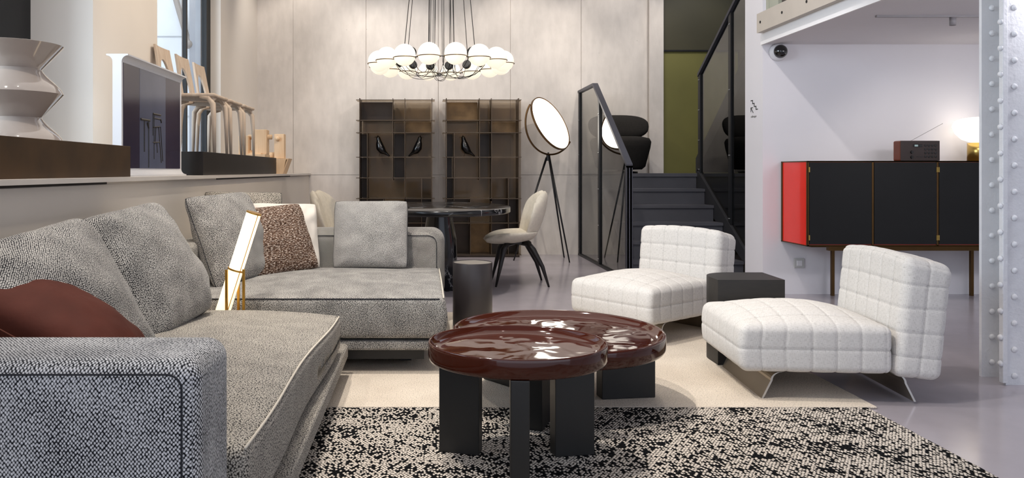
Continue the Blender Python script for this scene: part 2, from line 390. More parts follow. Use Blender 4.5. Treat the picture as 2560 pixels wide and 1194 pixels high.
def bevel_box(x0, y0, z0, x1, y1, z1, b, seg=2):
    bm = bmesh.new(); bmesh.ops.create_cube(bm, size=1)
    for v in bm.verts: v.co = Vector(((x0+x1)/2+v.co.x*(x1-x0), (y0+y1)/2+v.co.y*(y1-y0), (z0+z1)/2+v.co.z*(z1-z0)))
    bmesh.ops.bevel(bm, geom=bm.edges[:], offset=b, segments=seg, affect='EDGES', profile=.5)
    bm.verts.index_update(); v = [x.co.copy() for x in bm.verts]; f = [tuple(q.index for q in p.verts) for p in bm.faces]; bm.free(); return v, f
def soft_box(x0, y0, z0, x1, y1, z1, r, step=.03, disp=None, warp=None):
    """upholstery block: rounded box on a fine grid, disp(p, n) moves it along the normal, warp(p) bends it"""
    c = Vector(((x0+x1)/2, (y0+y1)/2, (z0+z1)/2)); h = Vector(((x1-x0)/2, (y1-y0)/2, (z1-z0)/2))
    def line(hh):
        n = max(3, int(2*(hh-r)/step)); core = [-(hh-r)+2*(hh-r)*i/n for i in range(n+1)]
        k = 4; rim = [r*math.tan(PI/4*j/k) for j in range(1, k+1)]
        return [-(hh-r)-q for q in reversed(rim)]+core+[(hh-r)+q for q in rim]
    L = [line(h[i]) for i in range(3)]; idx = {}; V = []; Fc = []
    def vid(p):
        k = (round(p[0], 5), round(p[1], 5), round(p[2], 5))
        if k not in idx:
            P = Vector(p); q = Vector([max(-(h[i]-r), min(h[i]-r, P[i])) for i in range(3)]); d = P-q
            n = d.normalized(); P2 = q+n*r
            if disp: P2 = P2+n*disp(P2, n, h)
            P2 = P2+c
            if warp: P2 = Vector(warp(P2))
            idx[k] = len(V); V.append(P2)
        return idx[k]
    for ax in range(3):
        a, b = [i for i in range(3) if i != ax]
        for sgn in (-1, 1):
            for i in range(len(L[a])-1):
                for j in range(len(L[b])-1):
                    q = []
                    for (ii, jj) in ((i, j), (i+1, j), (i+1, j+1), (i, j+1)):
                        p = [0, 0, 0]; p[ax] = sgn*h[ax]; p[a] = L[a][ii]; p[b] = L[b][jj]; q.append(vid(p))
                    if sgn < 0: q.reverse()
                    Fc.append(tuple(q))
    return V, Fc
def pillow(w_, h_, t_, n=30, corner=.05, seed=0, wrinkle=.008, pw=.42, groove=None):
    """scatter cushion in its own XY plane, thickness along Z"""
    V = []; Fc = []; idx = {}
    for side in (1, -1):
        for i in range(n+1):
            for j in range(n+1):
                u = math.sin((i/n*2-1)*PI/2); v = math.sin((j/n*2-1)*PI/2)
                edge = i in (0, n) or j in (0, n)
                key = (i, j, 0 if edge else side)
                if key in idx: continue
                x = w_/2*u*(1-corner*(1-v*v)); y = h_/2*v*(1-corner*(1-u*u))
                k = (abs(u)*abs(v))**4*.06; x *= 1-k; y *= 1-k
                th = t_/2*max(0, (1-u*u)*(1-v*v))**pw
                nz = noise.noise(Vector((u*1.6+seed*7.3, v*1.6+seed*3.1, side*2)))*wrinkle*2
                nz += noise.noise(Vector((u*4+seed, v*4-seed, side*5)))*wrinkle
                ff = math.sin(math.atan2(v, u)*14+seed)*wrinkle*.5*max(0, (abs(u)+abs(v)-.9))*(1-max(abs(u), abs(v)))*8
                z = side*(th+(nz+ff)*min(1, th/(t_*.2)))
                idx[key] = len(V); V.append(Vector((x, y, z)))
        def g(i, j): return idx[(i, j, 0 if (i in (0, n) or j in (0, n)) else side)]
        for i in range(n):
            for j in range(n):
                q = (g(i, j), g(i+1, j), g(i+1, j+1), g(i, j+1)); Fc.append(q if side > 0 else q[::-1])
    rim = []
    for i in range(n): rim.append(V[idx[(i, 0, 0)]])
    for j in range(n): rim.append(V[idx[(n, j, 0)]])
    for i in range(n, 0, -1): rim.append(V[idx[(i, n, 0)]])
    for j in range(n, 0, -1): rim.append(V[idx[(0, j, 0)]])
    return V, Fc, rim
def thing(name, label, cat, loc=(0, 0, 0), rz=0, group=None):
    o = bpy.data.objects.new(name, None); C.objects.link(o); o.empty_display_size = .1
    o.location = loc; o.rotation_euler = (0, 0, rz); tag(o, label, cat, group); return o
def tag(o, label, cat, group=None):
    o['label'] = label; o['category'] = cat
    if group: o['group'] = group
    return o
def struct(o): o['kind'] = 'structure'; return o
def dup(root, loc, rz, label, group=None):
    r = root.copy(); C.objects.link(r); r.location = loc; r.rotation_euler = (0, 0, rz); r['label'] = label
    if group: r['group'] = group
    for ch in list(root.children):
        c = ch.copy(); C.objects.link(c); c.parent = r
        for g in ch.children:
            d = g.copy(); C.objects.link(d); d.parent = c
    return r
def frame_from(z, x):
    """rotation whose local Z looks along z and local X as near x as can be"""
    z = Vector(z).normalized(); x = Vector(x); x = (x-z*x.dot(z)).normalized(); y = z.cross(x)
    return Matrix((x, y, z)).transposed()

# ------------------------------------------------------------------ SETTING
WB = 9.55; WL = -2.095
struct(MB().box(-3.2, -3.0, -.1, 6.4, 9.9, 0).build('floor', 'floor'))
b = MB()                                                      # back wall of cast panels with thin joints
xs = [-2.6, -1.643, -.729, .18, 1.085, 1.975, 2.815]
for i in range(len(xs)-1):
    b.box(xs[i]+.003, WB, 0, xs[i+1]-.003, WB+.2, .998); b.box(xs[i]+.003, WB, 1.003, xs[i+1]-.003, WB+.2, 4.25)
b.box(-2.6, WB+.012, 0, 2.815, WB+.2, 4.25)
struct(b.build('wall_back', 'concrete'))
struct(MB().box(2.818, WB-.05, 1.0, 2.995, WB+.2, 4.25).build('trim_1', 'concrete'))        # pier by the door
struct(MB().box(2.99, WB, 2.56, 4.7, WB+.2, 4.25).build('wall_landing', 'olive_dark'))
d = struct(MB().box(3.0, WB-.01, 1.02, 3.94, WB+.1, 2.545).build('door_1', 'olive'))
MB().box(2.995, WB-.03, 2.545, 3.96, WB+.1, 2.565).build('door_frame', 'window_black', d)
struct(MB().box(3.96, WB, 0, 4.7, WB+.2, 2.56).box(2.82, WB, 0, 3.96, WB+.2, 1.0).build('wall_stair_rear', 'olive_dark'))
b = MB()                                                      # left wall: piers between tall window niches
b.box(-2.29, 7.83, 1.02, WL, WB, 4.25); b.box(-2.6, 4.81, 1.02, WL, 5.97, 4.25); b.box(-2.8, -1.0, 0, WL, WB, 1.0)
b.box(-2.6, -1, 3.7, WL, WB, 4.25); b.box(-2.6, -1, 1.0, WL, 1.6, 3.7)
struct(b.build('wall_left', 'plaster_warm'))
def window(name, x, y0, y1, bars, wide0, wide1, lip=.07):
    o = bpy.data.objects.new(name, None); C.objects.link(o); o.location = (x, 0, 0); o['kind'] = 'structure'
    f = MB(); f.box(-.03, y0, 1.02, .03, y0+wide0, 3.7); f.box(-.03, y1-wide1, 1.02, .03, y1, 3.7); f.box(-.03, y0+wide0, 3.62, .03, y1-wide1, 3.7); f.box(-.03, y0+wide0, 1.02, .03, y1-wide1, 1.06)
    f.build('window_frame', 'window_black', o)
    for q in bars: MB().box(-.02, q-.022, 1.06, .02, q+.022, 3.62).build('mullion', 'window_black', o)
    MB().box(-.004, y0+wide0, 1.06, .004, y1-wide1, 3.62).build('window_pane', 'clear', o)
window('window_1', -2.52, 1.6, 4.81, (2.6, 3.6), .06, .42)
window('window_2', -2.23, 5.97, 7.83, (7.08,), .05, .14)
struct(MB().box(-2.6, -3, 4.25, 2.9, 9.9, 4.35).build('ceiling', 'ceiling'))
# right side: white wall under and beside the mezzanine
RX = 2.89; RY = 6.485; ZS = 2.13
b = MB(); b.box(RX, RY, 0, 6.2, RY+.355, 4.25); struct(b.build('wall_right', 'plaster_cool'))
struct(MB().box(5.9, -1.0, 0, 6.2, RY, 4.25).build('wall_far_right', 'plaster_white'))
struct(MB().box(RX+.0, -1.2, ZS, 6.2, RY, ZS+.09).build('ceiling_mezzanine', 'plaster_cool'))
struct(MB().box(RX-.02, -1.2, ZS-.008, RX+.0, RY-.001, ZS+.085).box(RX+.01, -1.2, ZS+.09, RX+.25, RY-.001, ZS+.2).build('trim_2', 'plaster_white'))
g = thing('steel_girder', 'putty painted steel girder plate with black bolt holes along the mezzanine edge', 'girder', (RX-.075, 0, 0))
MB().box(0, -1.2, 2.215, .012, 6.43, 2.375).box(.012, -1.2, 2.215, .085, 6.43, 2.225).build('plate', 'girder', g)
y = 6.36
while y > 1.0:
    MB().lathe([(0, 0), (.011, 0), (.011, .004), (0, .004)], seg=12, m=Matrix.Translation((-.004, y, 2.295)) @ Matrix.Rotation(PI/2, 4, 'Y')).build('bolt', 'ink', g); y -= .385
g = thing('mezzanine_balustrade', 'dark glazed balustrade in grey green frame above the bolted girder', 'balustrade', (RX+.0, 0, 0))
MB().box(0, 6.2, 2.375, .05, 6.42, 4.2).box(-.005, 6.36, 2.375, .055, 6.41, 4.2).build('frame', 'mezz_frame', g)
MB().box(.03, -1.0, 2.375, .045, 6.2, 4.2).build('panel', 'mezz_dark', g)  # opaque dark sheet standing in for the dim interior behind the glass
# dark shaft behind the stairs
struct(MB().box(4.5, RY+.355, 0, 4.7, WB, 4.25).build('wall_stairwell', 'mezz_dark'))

# outside: facade over the street and its brace
g = thing('neighbouring_building', 'white panelled facade of the building outside, seen through the rear window', 'building', (-4.6, 12, 0))
b = MB()
for k in range(9): b.box(-3, 0, -.6+k*.63, 1.4, .2, -.6+(k+1)*.63-.03)
b.box(-3, .03, -1, 1.4, .25, 5.3)
b.build('wall', 'facade', g)
MB().box(.93, -.12, -1, 1.13, .0, 5.2).build('facade_strip', 'facade_grey', g)  # upright grey blue strip in front of the facade panels
MB().tube([(.55, -.1, 4.3), (.91, -.1, 3.06)], .045, 10).sphere((.915, -.1, 3.03), .07, 12, 8).build('brace', 'brace', g)

# ------------------------------------------------------------------ stairs, railings
g = thing('staircase', 'anthracite staircase of six steps climbing to the landing between glass railings', 'staircase', (0, 0, 0))
D0 = 8.65; TR = .255; RH = .17
for k in range(6):
    y0 = D0-k*TR; z1 = 1.022-k*RH
    if k == 0: continue
    b = MB(); b.box(1.975, y0, z1-.03, 3.105, y0+TR+.02, z1); b.box(1.975, y0+.018, max(0, z1-RH), 3.105, y0+.03, z1-.03)
    b.build('step', 'step', g)
b = MB(); b.box(1.985, D0, .985, 4.45, WB-.052, 1.022); b.box(1.985, D0+.018, .852, 3.105, D0+.03, .985); b.build('landing', 'step', g)
for x in (3.108,):
    b = MB(); b.prism([(D0+.02, .80), (D0+.02, 1.05), (D0-.02, 1.05), (D0-6*TR-.20, 0.0-.0), (D0-6*TR-.05, 0)], 'x', x, x+.03)
    b.build('stringer', 'stringer', g)
b = MB(); b.prism([(D0-.0, .80), (D0-.0, .98), (D0-6*TR+.1, .05), (D0-6*TR+.1, 0), (D0-6*TR+.45, 0)], 'x', 1.972, 1.984); b.build('stringer', 'stringer', g)
b = MB(); b.prism([(WB-.1, .62), (WB-.1, .985), (D0-5*TR, .985), (D0-5*TR, .8)], 'x', 2.0, 2.01)
g = thing('upper_staircase', 'dark underside of the upper stair flight behind the right glass railing', 'staircase')
b = MB(); b.prism([(D0+.3, 1.03), (D0+.3, 1.2), (RY+.4, 2.72), (RY+.4, 2.45)], 'x', 3.2, 4.4); b.build('flight', 'stringer', g)
MB().box(3.2, RY+.36, 0, 4.45, RY+.4, 2.4).build('panel', 'stringer', g)

def rail(p0, p1, wx, wz, mb):   # flat bar along the YZ plane
    (y0, z0), (y1, z1) = p0, p1; mb.prism([(y0, z0), (y1, z1), (y1, z1-wz), (y0, z0-wz)], 'x', -wx/2, wx/2)
g = thing('glass_railing', 'left glass stair railing with dark posts and sloping grey handrail', 'railing', (1.95, 0, 0), group=None)
for yy, zt, zb in ((9.47, 2.02, 0), (8.40, 1.86, 0), (7.24, 1.09, 0)):
    p = MB().box(-.022, yy-.03, zb, -.006, yy+.03, zt).box(.006, yy-.03, zb, .022, yy+.03, zt).build('post', 'post_metal' if yy > 7.5 else 'rail_metal', g)
    if yy > 7.5:
        for zz in (.08, .45, .85, 1.25, 1.68): MB().sphere((-.024, yy+.012, zz), .006, 8, 5).sphere((-.024, yy-.012, zz), .006, 8, 5).build('bolt', 'bolt', p)
    else:
        MB().box(-.03, yy-.03, 0, .03, yy+.02, 1.1).build('post_cover', 'rail_metal', p)
b = MB(); rail((9.5, 2.05), (8.66, 2.05), .06, .03, b); rail((8.66, 2.05), (7.21, 1.115), .06, .035, b); b.build('handrail', 'rail_metal', g)
b = MB(); b.prism([(9.5, .02), (9.5, 2.02), (8.66, 2.02), (7.24, 1.09), (7.24, .02)], 'x', -.005, .005); b.build('glass_panel', 'smoke', g)
b = MB(); b.box(-.025, 7.24, 0, .025, 9.5, .025); b.build('bottom_rail', 'post_metal', g)
g = thing('glass_railing', 'right glass stair railing whose handrail climbs along the upper flight', 'railing', (3.14, 0, 0))
for yy, zb, zt in ((8.62, 1.0, 2.14), (7.76, .43, 2.66), (7.0, -.0, 3.12)):
    p = MB().box(-.022, yy-.03, zb, -.006, yy+.03, zt).box(.006, yy-.03, zb, .022, yy+.03, zt).build('post', 'post_metal', g)
    for q in (.06, .35, .65, .95): MB().sphere((-.024, yy+.012, zb+(zt-zb)*q), .006, 8, 5).sphere((-.024, yy-.012, zb+(zt-zb)*q), .006, 8, 5).build('bolt', 'bolt', p)
b = MB(); rail((8.65, 2.16), (6.86, 3.24), .06, .04, b); b.build('handrail', 'rail_metal', g)
b = MB(); b.prism([(8.62, 1.0), (8.62, 2.13), (6.86, 3.19), (6.86, 0), (7.1, 0)], 'x', -.005, .005); b.build('glass_panel', 'smoke', g)
b = MB(); rail((8.65, 1.05), (7.08, .0), .05, .03, b); b.build('bottom_rail', 'post_metal', g)

# landing chair
g = thing('swivel_armchair', 'charcoal felt swivel armchair with a bean shaped back on the landing', 'armchair', (2.33, 9.02, 1.022))
MB().lathe([(0, 0), (.2, 0), (.2, .02), (.03, .03), (.03, .08), (0, .08)]).build('base', 'black_metal', g)
MB().lathe([(0, .04), (.24, .045), (.28, .08), (.335, .3), (.345, .37), (.325, .41), (.25, .43), (0, .435)], sx=1.03, sy=.95).build('seat', 'swivel', g, True)
V = []; Fc = []; sg = 40; rg = 22
def spw(c, e): return math.copysign(abs(c)**e, c)
for i in range(rg+1):
    la = -PI/2+PI*i/rg
    for k in range(sg):
        lo = 2*PI*k/sg; x = .36*spw(math.cos(la), .8)*spw(math.cos(lo), .8); y = .11*spw(math.cos(la), .8)*spw(math.sin(lo), .9); z = .165*spw(math.sin(la), .8)
        z *= .92+.08*(x/.36)**2
        V.append((x*(1+.25*z), .20+y-.9*x*x+.25*z, .555+z))
for i in range(rg):
    for k in range(sg): Fc.append((i*sg+k, i*sg+(k+1) % sg, (i+1)*sg+(k+1) % sg, (i+1)*sg+k))
obj('backrest', V, Fc, 'swivel', g)

# ------------------------------------------------------------------ counter, plinths and what stands on them
g = thing('counter', 'long cream counter under the left windows running to the back wall', 'counter', (0, 0, 0))
MB().box(-2.09, -.9, 0, -1.445, 9.545, .988).build('body', 'counter', g)
MB().box(-2.59, -.9, 1.0, -1.42, 9.545, 1.02).build('counter_top', 'counter_top', g)
MB().box(-2.05, -.9, .988, -1.449, 9.545, 1.0).build('top_support', 'counter', g)
for y0, y1 in ((1.2, 3.46), (5.3, 8.2)): MB().box(-1.49, y0, .990, -1.4435, y1, .9995).build('gap_shade', 'gap', g)  # black strips paint in the shade under the counter top
tag(MB().box(-2.0, 1.2, 1.02, -1.5, 3.885, 1.176, .002).build('plinth', 'bronze_plinth'), 'patinated brown metal plinth under the zigzag vase', 'plinth')
tag(MB().box(-2.09, 5.16, 1.02, -1.5, 7.72, 1.182, .002).build('plinth', 'black_plinth'), 'blackened metal plinth under the three pale wooden chairs', 'plinth')
prof = [(.0, 0), (.2, .004)]
def up(z0):
    return [(.2-.092*math.sin(t*PI/2)**1.25*(.35+.65*t), z0+.112*t) for t in (.17, .33, .5, .67, .83, 1)]
prof += up(.004); k1 = len(prof)-1; prof += [(.2, .224)]; k2 = len(prof)-1; prof += up(.224); k3 = len(prof)-1; prof += [(.2, .445)]; k4 = len(prof)-1; prof += [(.195, .447)]; k5 = len(prof)-1; prof += [(.1, .34), (0, .33)]
tag(MB().lathe_sharp(prof, (1, k1, k2, k3, k4, k5), seg=96).build('vase', 'vase', None, True), 'glossy greige zigzag vase on the brown plinth', 'vase').location = (-1.855, 3.45, 1.176)
# television
g = thing('television', 'white framed television with an I shaped profile on the counter between the plinths', 'television', (-1.64, 4.06, 1.02))
def iprof():
    R_ = []; hw = .058; t = .024
    R_ += [(-hw, 0), (hw, 0), (hw, .008)]
    for k in range(6): a = k/5*PI/2; R_.append((t+(hw-t)*(1-math.sin(a)), .008+.035*(1-math.cos(a))))
    for k in range(6): a = k/5*PI/2; R_.append((t+(hw-t)*(1-math.cos(a)), .656-.008-.035*(1-math.sin(a))))
    R_ += [(hw, .656), (-hw, .656)]
    for k in range(6): a = k/5*PI/2; R_.append((-t-(hw-t)*(1-math.sin(a)), .648-.035*(1-math.cos(a))))
    for k in range(6): a = k/5*PI/2; R_.append((-t-(hw-t)*(1-math.cos(a)), .008+.035*(1-math.sin(a))))
    out = []
    for p in R_:
        if not out or (abs(p[0]-out[-1][0])+abs(p[1]-out[-1][1])) > 1e-4: out.append(p)
    return out
MB().prism(iprof(), 'y', 0, 1.0).build('frame', 'tv_frame', g)
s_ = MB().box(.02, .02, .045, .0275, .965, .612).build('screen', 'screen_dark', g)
MB().box(.0275, .25, .045, .0283, .68, .612).build('reflection_band', 'screen_light', s_)  # paler band paints a room reflection onto the screen
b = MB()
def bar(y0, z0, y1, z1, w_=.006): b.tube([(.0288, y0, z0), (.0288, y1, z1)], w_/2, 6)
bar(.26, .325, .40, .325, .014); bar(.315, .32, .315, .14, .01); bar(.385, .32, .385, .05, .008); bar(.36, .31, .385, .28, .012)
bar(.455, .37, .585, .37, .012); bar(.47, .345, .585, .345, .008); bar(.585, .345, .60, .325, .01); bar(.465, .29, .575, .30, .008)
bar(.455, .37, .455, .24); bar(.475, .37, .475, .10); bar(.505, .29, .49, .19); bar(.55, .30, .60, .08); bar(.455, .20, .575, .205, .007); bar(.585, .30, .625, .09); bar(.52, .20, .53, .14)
b.build('painted_reflection', 'screen_reflection', s_)  # dark bars paint in the reflection of stools
# three wooden chairs on the black plinth
def ash_chair(label, y, dx=0):
    g = thing('wooden_chair', label, 'chair', (-1.81+dx, y, 1.182), 0, 'pale wooden chairs in a row on the black plinth')
    hw = .19
    V, Fc = soft_box(-.22, -hw-.005, .435, .22, hw+.005, .462, .012, .04, warp=lambda p: (p.x, p.y, p.z-.012*math.cos(p.x*6)*math.cos(p.y*8)))
    obj('seat', V, Fc, 'ash', g)
    MB().prism([(-hw+.02, .452), (-hw+.02, .40), (-.06, .43), (.06, .43), (hw-.02, .40), (hw-.02, .452)], 'x', .175, .20).build('front_rail', 'ash', g)
    for sy in (-1, 1):
        for sx in (1, -1):
            top = (.17*sx, sy*(hw-.035), .44)
            path = [(sx*.10, sy*(hw-.012), .438), (sx*.165, sy*(hw-.012), .425), (sx*.198, sy*(hw-.012), .38), (sx*.205, sy*(hw-.01), .28), (sx*.212, sy*(hw-.008), .0)]
            MB().tube(path, [.016, .021, .022, .018, .011], 10).build('leg', 'ash', g, True)
    # back: curved panel with an arched opening
    n = 16; out = []; inn = []
    b = MB()
    for i in range(n+1):
        t = i/n; a = PI*t
        yi = -math.cos(a)*.118; zi = .462+.285*math.sin(a)**.8
        inn.append((yi, zi))
        yo = -math.cos(a); yo = -hw+2*hw*t
        z_o = .47+.37*min(1, math.sin(a)*6) if 0 < i < n else .45
        yo = max(-1, min(1, -math.cos(a)*1.6))*(hw-.03*(z_o-.45)/.4); out.append((yo, z_o))
    def P(y, z, off): return (-.205-.16*(z-.45)-.05*(y*y)/.03*(-.3)+off, y, z)
    vs = []; fs = []
    for i in range(n+1):
        for (y_, z_) in (inn[i], out[i]):
            for off in (-.009, .009): vs.append(P(y_, z_, off))
    for i in range(n):
        a0 = i*4; a1 = a0+4
        fs += [(a0+1, a1+1, a1+3, a0+3), (a0, a0+2, a1+2, a1), (a0, a1, a1+1, a0+1), (a0+2, a0+3, a1+3, a1+2)]
    fs += [(0, 1, 3, 2), (n*4, n*4+2, n*4+3, n*4+1)]
    b.add(vs, fs); b.build('backrest', 'ash', g)
    return g
ash_chair('pale ash chair on the black plinth, nearest the television', 5.98)
ash_chair('pale ash chair on the black plinth, middle of the row of three', 6.47)
ash_chair('pale ash chair on the black plinth, last of the row near the wooden blocks', 6.95)
# wooden block figures
g = thing('wooden_figure', 'light wooden block figure with round pegs beside the last ash chair', 'ornament', (-1.74, 7.42, 1.182))
MB().box(-.07, -.10, 0, .21, .12, .03, .004).prism([(-.06, .03), (.08, .03), (.02, .07)], 'x', -.0, .16).build('base', 'beech', g)
MB().box(.09, -.03, .03, .21, .10, .27, .006).build('block', 'beech', g)
MB().box(-.06, -.05, .03, .035, .08, .21, .006).build('block', 'beech', g)
MB().lathe([(0, 0), (.024, 0), (.024, .23), (0, .23)], seg=20, m=Matrix.Translation((.02, .03, .20)) @ Matrix.Rotation(PI/2, 4, 'Y')).build('peg', 'beech', g, True)
g = thing('wooden_figure', 'light wooden upright block with a round knob standing on the wooden trough', 'ornament', (-1.62, 7.95, 1.179))
MB().box(.062, -.05, 0, .165, .05, .255, .004).build('block', 'beech', g)
MB().lathe([(0, 0), (.023, 0), (.026, .01), (.02, .03), (0, .034)], seg=20, m=Matrix.Translation((.098, -.05, .205)) @ Matrix.Rotation(PI/2, 4, 'X')).build('knob', 'beech', g, True)
MB().lathe([(0, 0), (.033, 0), (.033, .06), (0, .06)], seg=24, m=Matrix.Translation((-.01, .02, .034)) @ Matrix.Rotation(PI/2, 4, 'Y')).build('peg', 'beech', g, True)
g = thing('wooden_trough', 'light wooden trough with slanting end on the counter past the black plinth', 'ornament', (-1.62, 7.95, 1.02))
b = MB(); b.prism([(-.10, 0), (.165, 0), (.222, .158), (-.10, .158)], 'y', -.11, .11); b.build('body', 'beech', g)
MB().prism([(.178, .06), (.205, .14), (.212, .148), (.196, .148)], 'y', -.1115, -.109).build('slot', 'bronze_panel', g)

# ------------------------------------------------------------------ sofa
def tuft(scale=.01):
    return lambda p, n, h: 0
NY0, NY1 = 1.80, 3.66       # near section
g = thing('sofa', 'near section of the grey weave corner sofa with a big arm in front', 'sofa', (0, 0, 0), group=None)
V, Fc = soft_box(-1.41, 1.53, .05, -.457, 1.80, .665, .045, .04, disp=lambda p, n, h: .012*(1-(p.x/h.x)**2)*(1-(p.z/h.z)**2))
a = obj('armrest', V, Fc, 'tweed_arm', g, uv=True)
def seam_rect(pts, r, closed=True): return MB().tube(pts, r, 6, closed=closed)
def rr(x0, z0, x1, z1, r, y):
    out = []
    for (cx, cz, a0) in ((x1-r, z1-r, 0), (x0+r, z1-r, PI/2), (x0+r, z0+r, PI), (x1-r, z0+r, 1.5*PI)):
        for k in range(6): a_ = a0+k/5*PI/2; out.append((cx+r*math.cos(a_), y, cz+r*math.sin(a_)))
    return out
seam_rect(rr(-1.38, .075, -.488, .640, .03, 1.530), .002).build('seam', 'piping_dark', a, True)
# seat: crowned, its front edge sags a little towards the far end
def near_warp(p):
    t = (p.y-NY0)/(NY1-NY0); z = p.z
    if z > .3:
        q = max(0, min(1, (p.x+1.24)/.80)); edge = .045*q**3+.02*(1-q)**2
        z += .028*math.sin(PI*min(1, max(0, t)))*(1-q*q*.8) - edge*.7 - .04*max(0, t-.3)*1.2
    x = p.x + (.012*math.sin(t*PI*3)*.6 if p.x > -.6 else 0) - .022*(1-t)
    return (x, p.y, z)
V, Fc = soft_box(-1.27, NY0, .19, -.40, NY1, .425, .035, .035, warp=near_warp)
s_ = obj('seat_cushion', V, Fc, 'tweed_fine', g, uv=True)
pts = []
for i in range(30):
    t = i/29; p = near_warp(Vector((-.408, NY0+.02+(NY1-NY0-.04)*t, .417))); pts.append(p)
MB().tube(pts, .004, 6).build('piping', 'piping_light', s_, True)
MB().box(-1.41, 1.60, .10, -.385, 3.66, .175, .012).box(-.62, 3.64, .10, -.385, 3.86, .175, .012).build('base', 'tweed_fine', g, uv=True)
V, Fc = soft_box(-1.41, 1.80, .12, -1.25, 3.60, .655, .04, .04); bk = obj('backrest', V, Fc, 'tweed_fine', g, uv=True)
for (x, y) in ((-1.3, 1.75), (-.52, 1.75), (-1.3, 3.6), (-.52, 3.6)): MB().box(x-.04, y-.04, 0.012, x+.04, y+.04, .10).build('foot', 'ebony', g)
# far section
g = thing('sofa', 'far section of the grey weave corner sofa with a low back facing the camera', 'sofa', (0, 0, 0))
FY0, FY1 = 3.885, 5.12
def far_warp(p):
    z = p.z; tx = (p.x+.56)/.68; ty = (p.y-FY0)/(FY1-FY0)
    if z > .3: z += .035*(1-min(1, tx*tx))*math.sin(PI*min(1, max(0, ty))) + .012*math.sin(PI*min(1, max(0, ty)))
    x = p.x + (.015*math.sin(PI*(p.z-.19)/.21) if p.x > 0 else 0)
    return (x, p.y, z)
V, Fc = soft_box(-1.245, FY0, .19, .105, FY1, .40, .03, .035, disp=lambda p, n, h: .008*(1-(p.z/h.z)**2) if abs(n.y) > .5 else 0, warp=far_warp)
s_ = obj('seat_cushion', V, Fc, 'tweed', g, uv=True)
pts = [far_warp(Vector((-1.2+1.28*i/30, FY0+.004, .395))) for i in range(31)]; pts += [far_warp(Vector((.100, FY0+.03+(FY1-FY0-.06)*i/20, .395))) for i in range(21)]
MB().tube(pts[:31], .003, 6).build('piping', 'piping_dark', s_, True)
MB().tube(pts[31:], .004, 6).build('piping', 'piping_light', s_, True)
MB().box(-1.40, FY0+.01, .13, .06, 5.33, .178, .012).build('base', 'tweed', g, uv=True)
MB().box(-1.3, FY0+.12, .06, .0, 5.25, .13).build('plinth_frame', 'ebony', g)
V, Fc = soft_box(-1.25, 5.12, .19, .135, 5.36, .655, .08, .04, disp=lambda p, n, h: .006); a = obj('backrest', V, Fc, 'tweed', g, uv=True)
seam_rect(rr(-1.2, .24, .085, .615, .06, 5.117), .003).build('seam', 'piping_dark', a, True)
V, Fc = soft_box(-1.41, 4.02, .14, -1.25, 5.36, .655, .03, .04); obj('armrest', V, Fc, 'tweed_fine', g, uv=True)
for (x, y) in ((-1.2, 4.2), (-.1, 4.2), (-1.2, 5.1), (-.1, 5.1)): MB().box(x-.03, y-.03, 0.012, x+.03, y+.03, .06).build('foot', 'ebony', g)

def cushion(name, label, mat, w_, h_, t_, centre, zdir, xdir, seed, piping=None, corner=.05, wr=.01, pw=.42, pr=.0022, group=None):
    V, Fc, rim = pillow(w_, h_, t_, 34, corner, seed, wr, pw)
    V = list(V)
    o = obj(name, V, Fc, mat, None, uv=True)
    o.matrix_world = Matrix.Translation(centre) @ frame_from(zdir, xdir).to_4x4(); tag(o, label, 'cushion', group)
    if piping: 
        p = MB().tube(rim, pr, 6, closed=True).build('piping', piping, o, True)
    return o
# two large back cushions on the near section, leaning on the left
cushion('cushion', 'large grey weave back cushion behind the rust brown cushion', 'tweed', .70, .58, .27, (-1.175, 2.48, .605), (.78, -.12, .46), (0, 1, 0.03), 1, 'piping_dark')
cushion('cushion', 'large grey weave back cushion beside the lit tube lamp on the near section', 'tweed', .68, .58, .27, (-1.15, 3.20, .640), (.80, -.10, .44), (.0, 1, .02), 2, 'piping_dark')
cushion('cushion', 'rust brown nubuck cushion lying against the large cushion behind the front arm', 'rust', .47, .32, .21, (-1.09, 2.28, .58), (.46, -.12, .78), (.86, .06, -.50), 3, 'rust_seam', .02, .004, .34, .002)
# far section
cushion('cushion', 'large grey weave cushion leaning in the left corner of the far section', 'tweed', .58, .56, .24, (-1.125, 4.44, .66), (.82, -.35, .36), (.1, 1, -.08), 4, 'piping_dark')
cushion('cushion', 'grey weave cushion half hidden in the corner behind the cream cushion', 'tweed_fine', .52, .50, .15, (-1.19, 4.98, .68), (.15, -.9, .30), (1, .12, .0), 5, 'piping_dark')
cushion('cushion', 'plain cream cushion behind the brown tweed cushion', 'cream', .46, .45, .13, (-.90, 4.93, .63), (.42, -.83, .30), (.85, .45, -.04), 6, None)
cushion('cushion', 'brown flecked tweed cushion on the far section', 'brown_tweed', .54, .46, .17, (-.92, 4.68, .625), (.62, -.66, .42), (.66, .75, .02), 7, None, .05)
cushion('cushion', 'pale grey square cushion standing alone by the right end of the far section', 'tweed_grey', .50, .46, .17, (-.350, 4.99, .635), (-.02, -.95, .26), (1, 0, .0), 8, 'piping_dark', .04, .006)

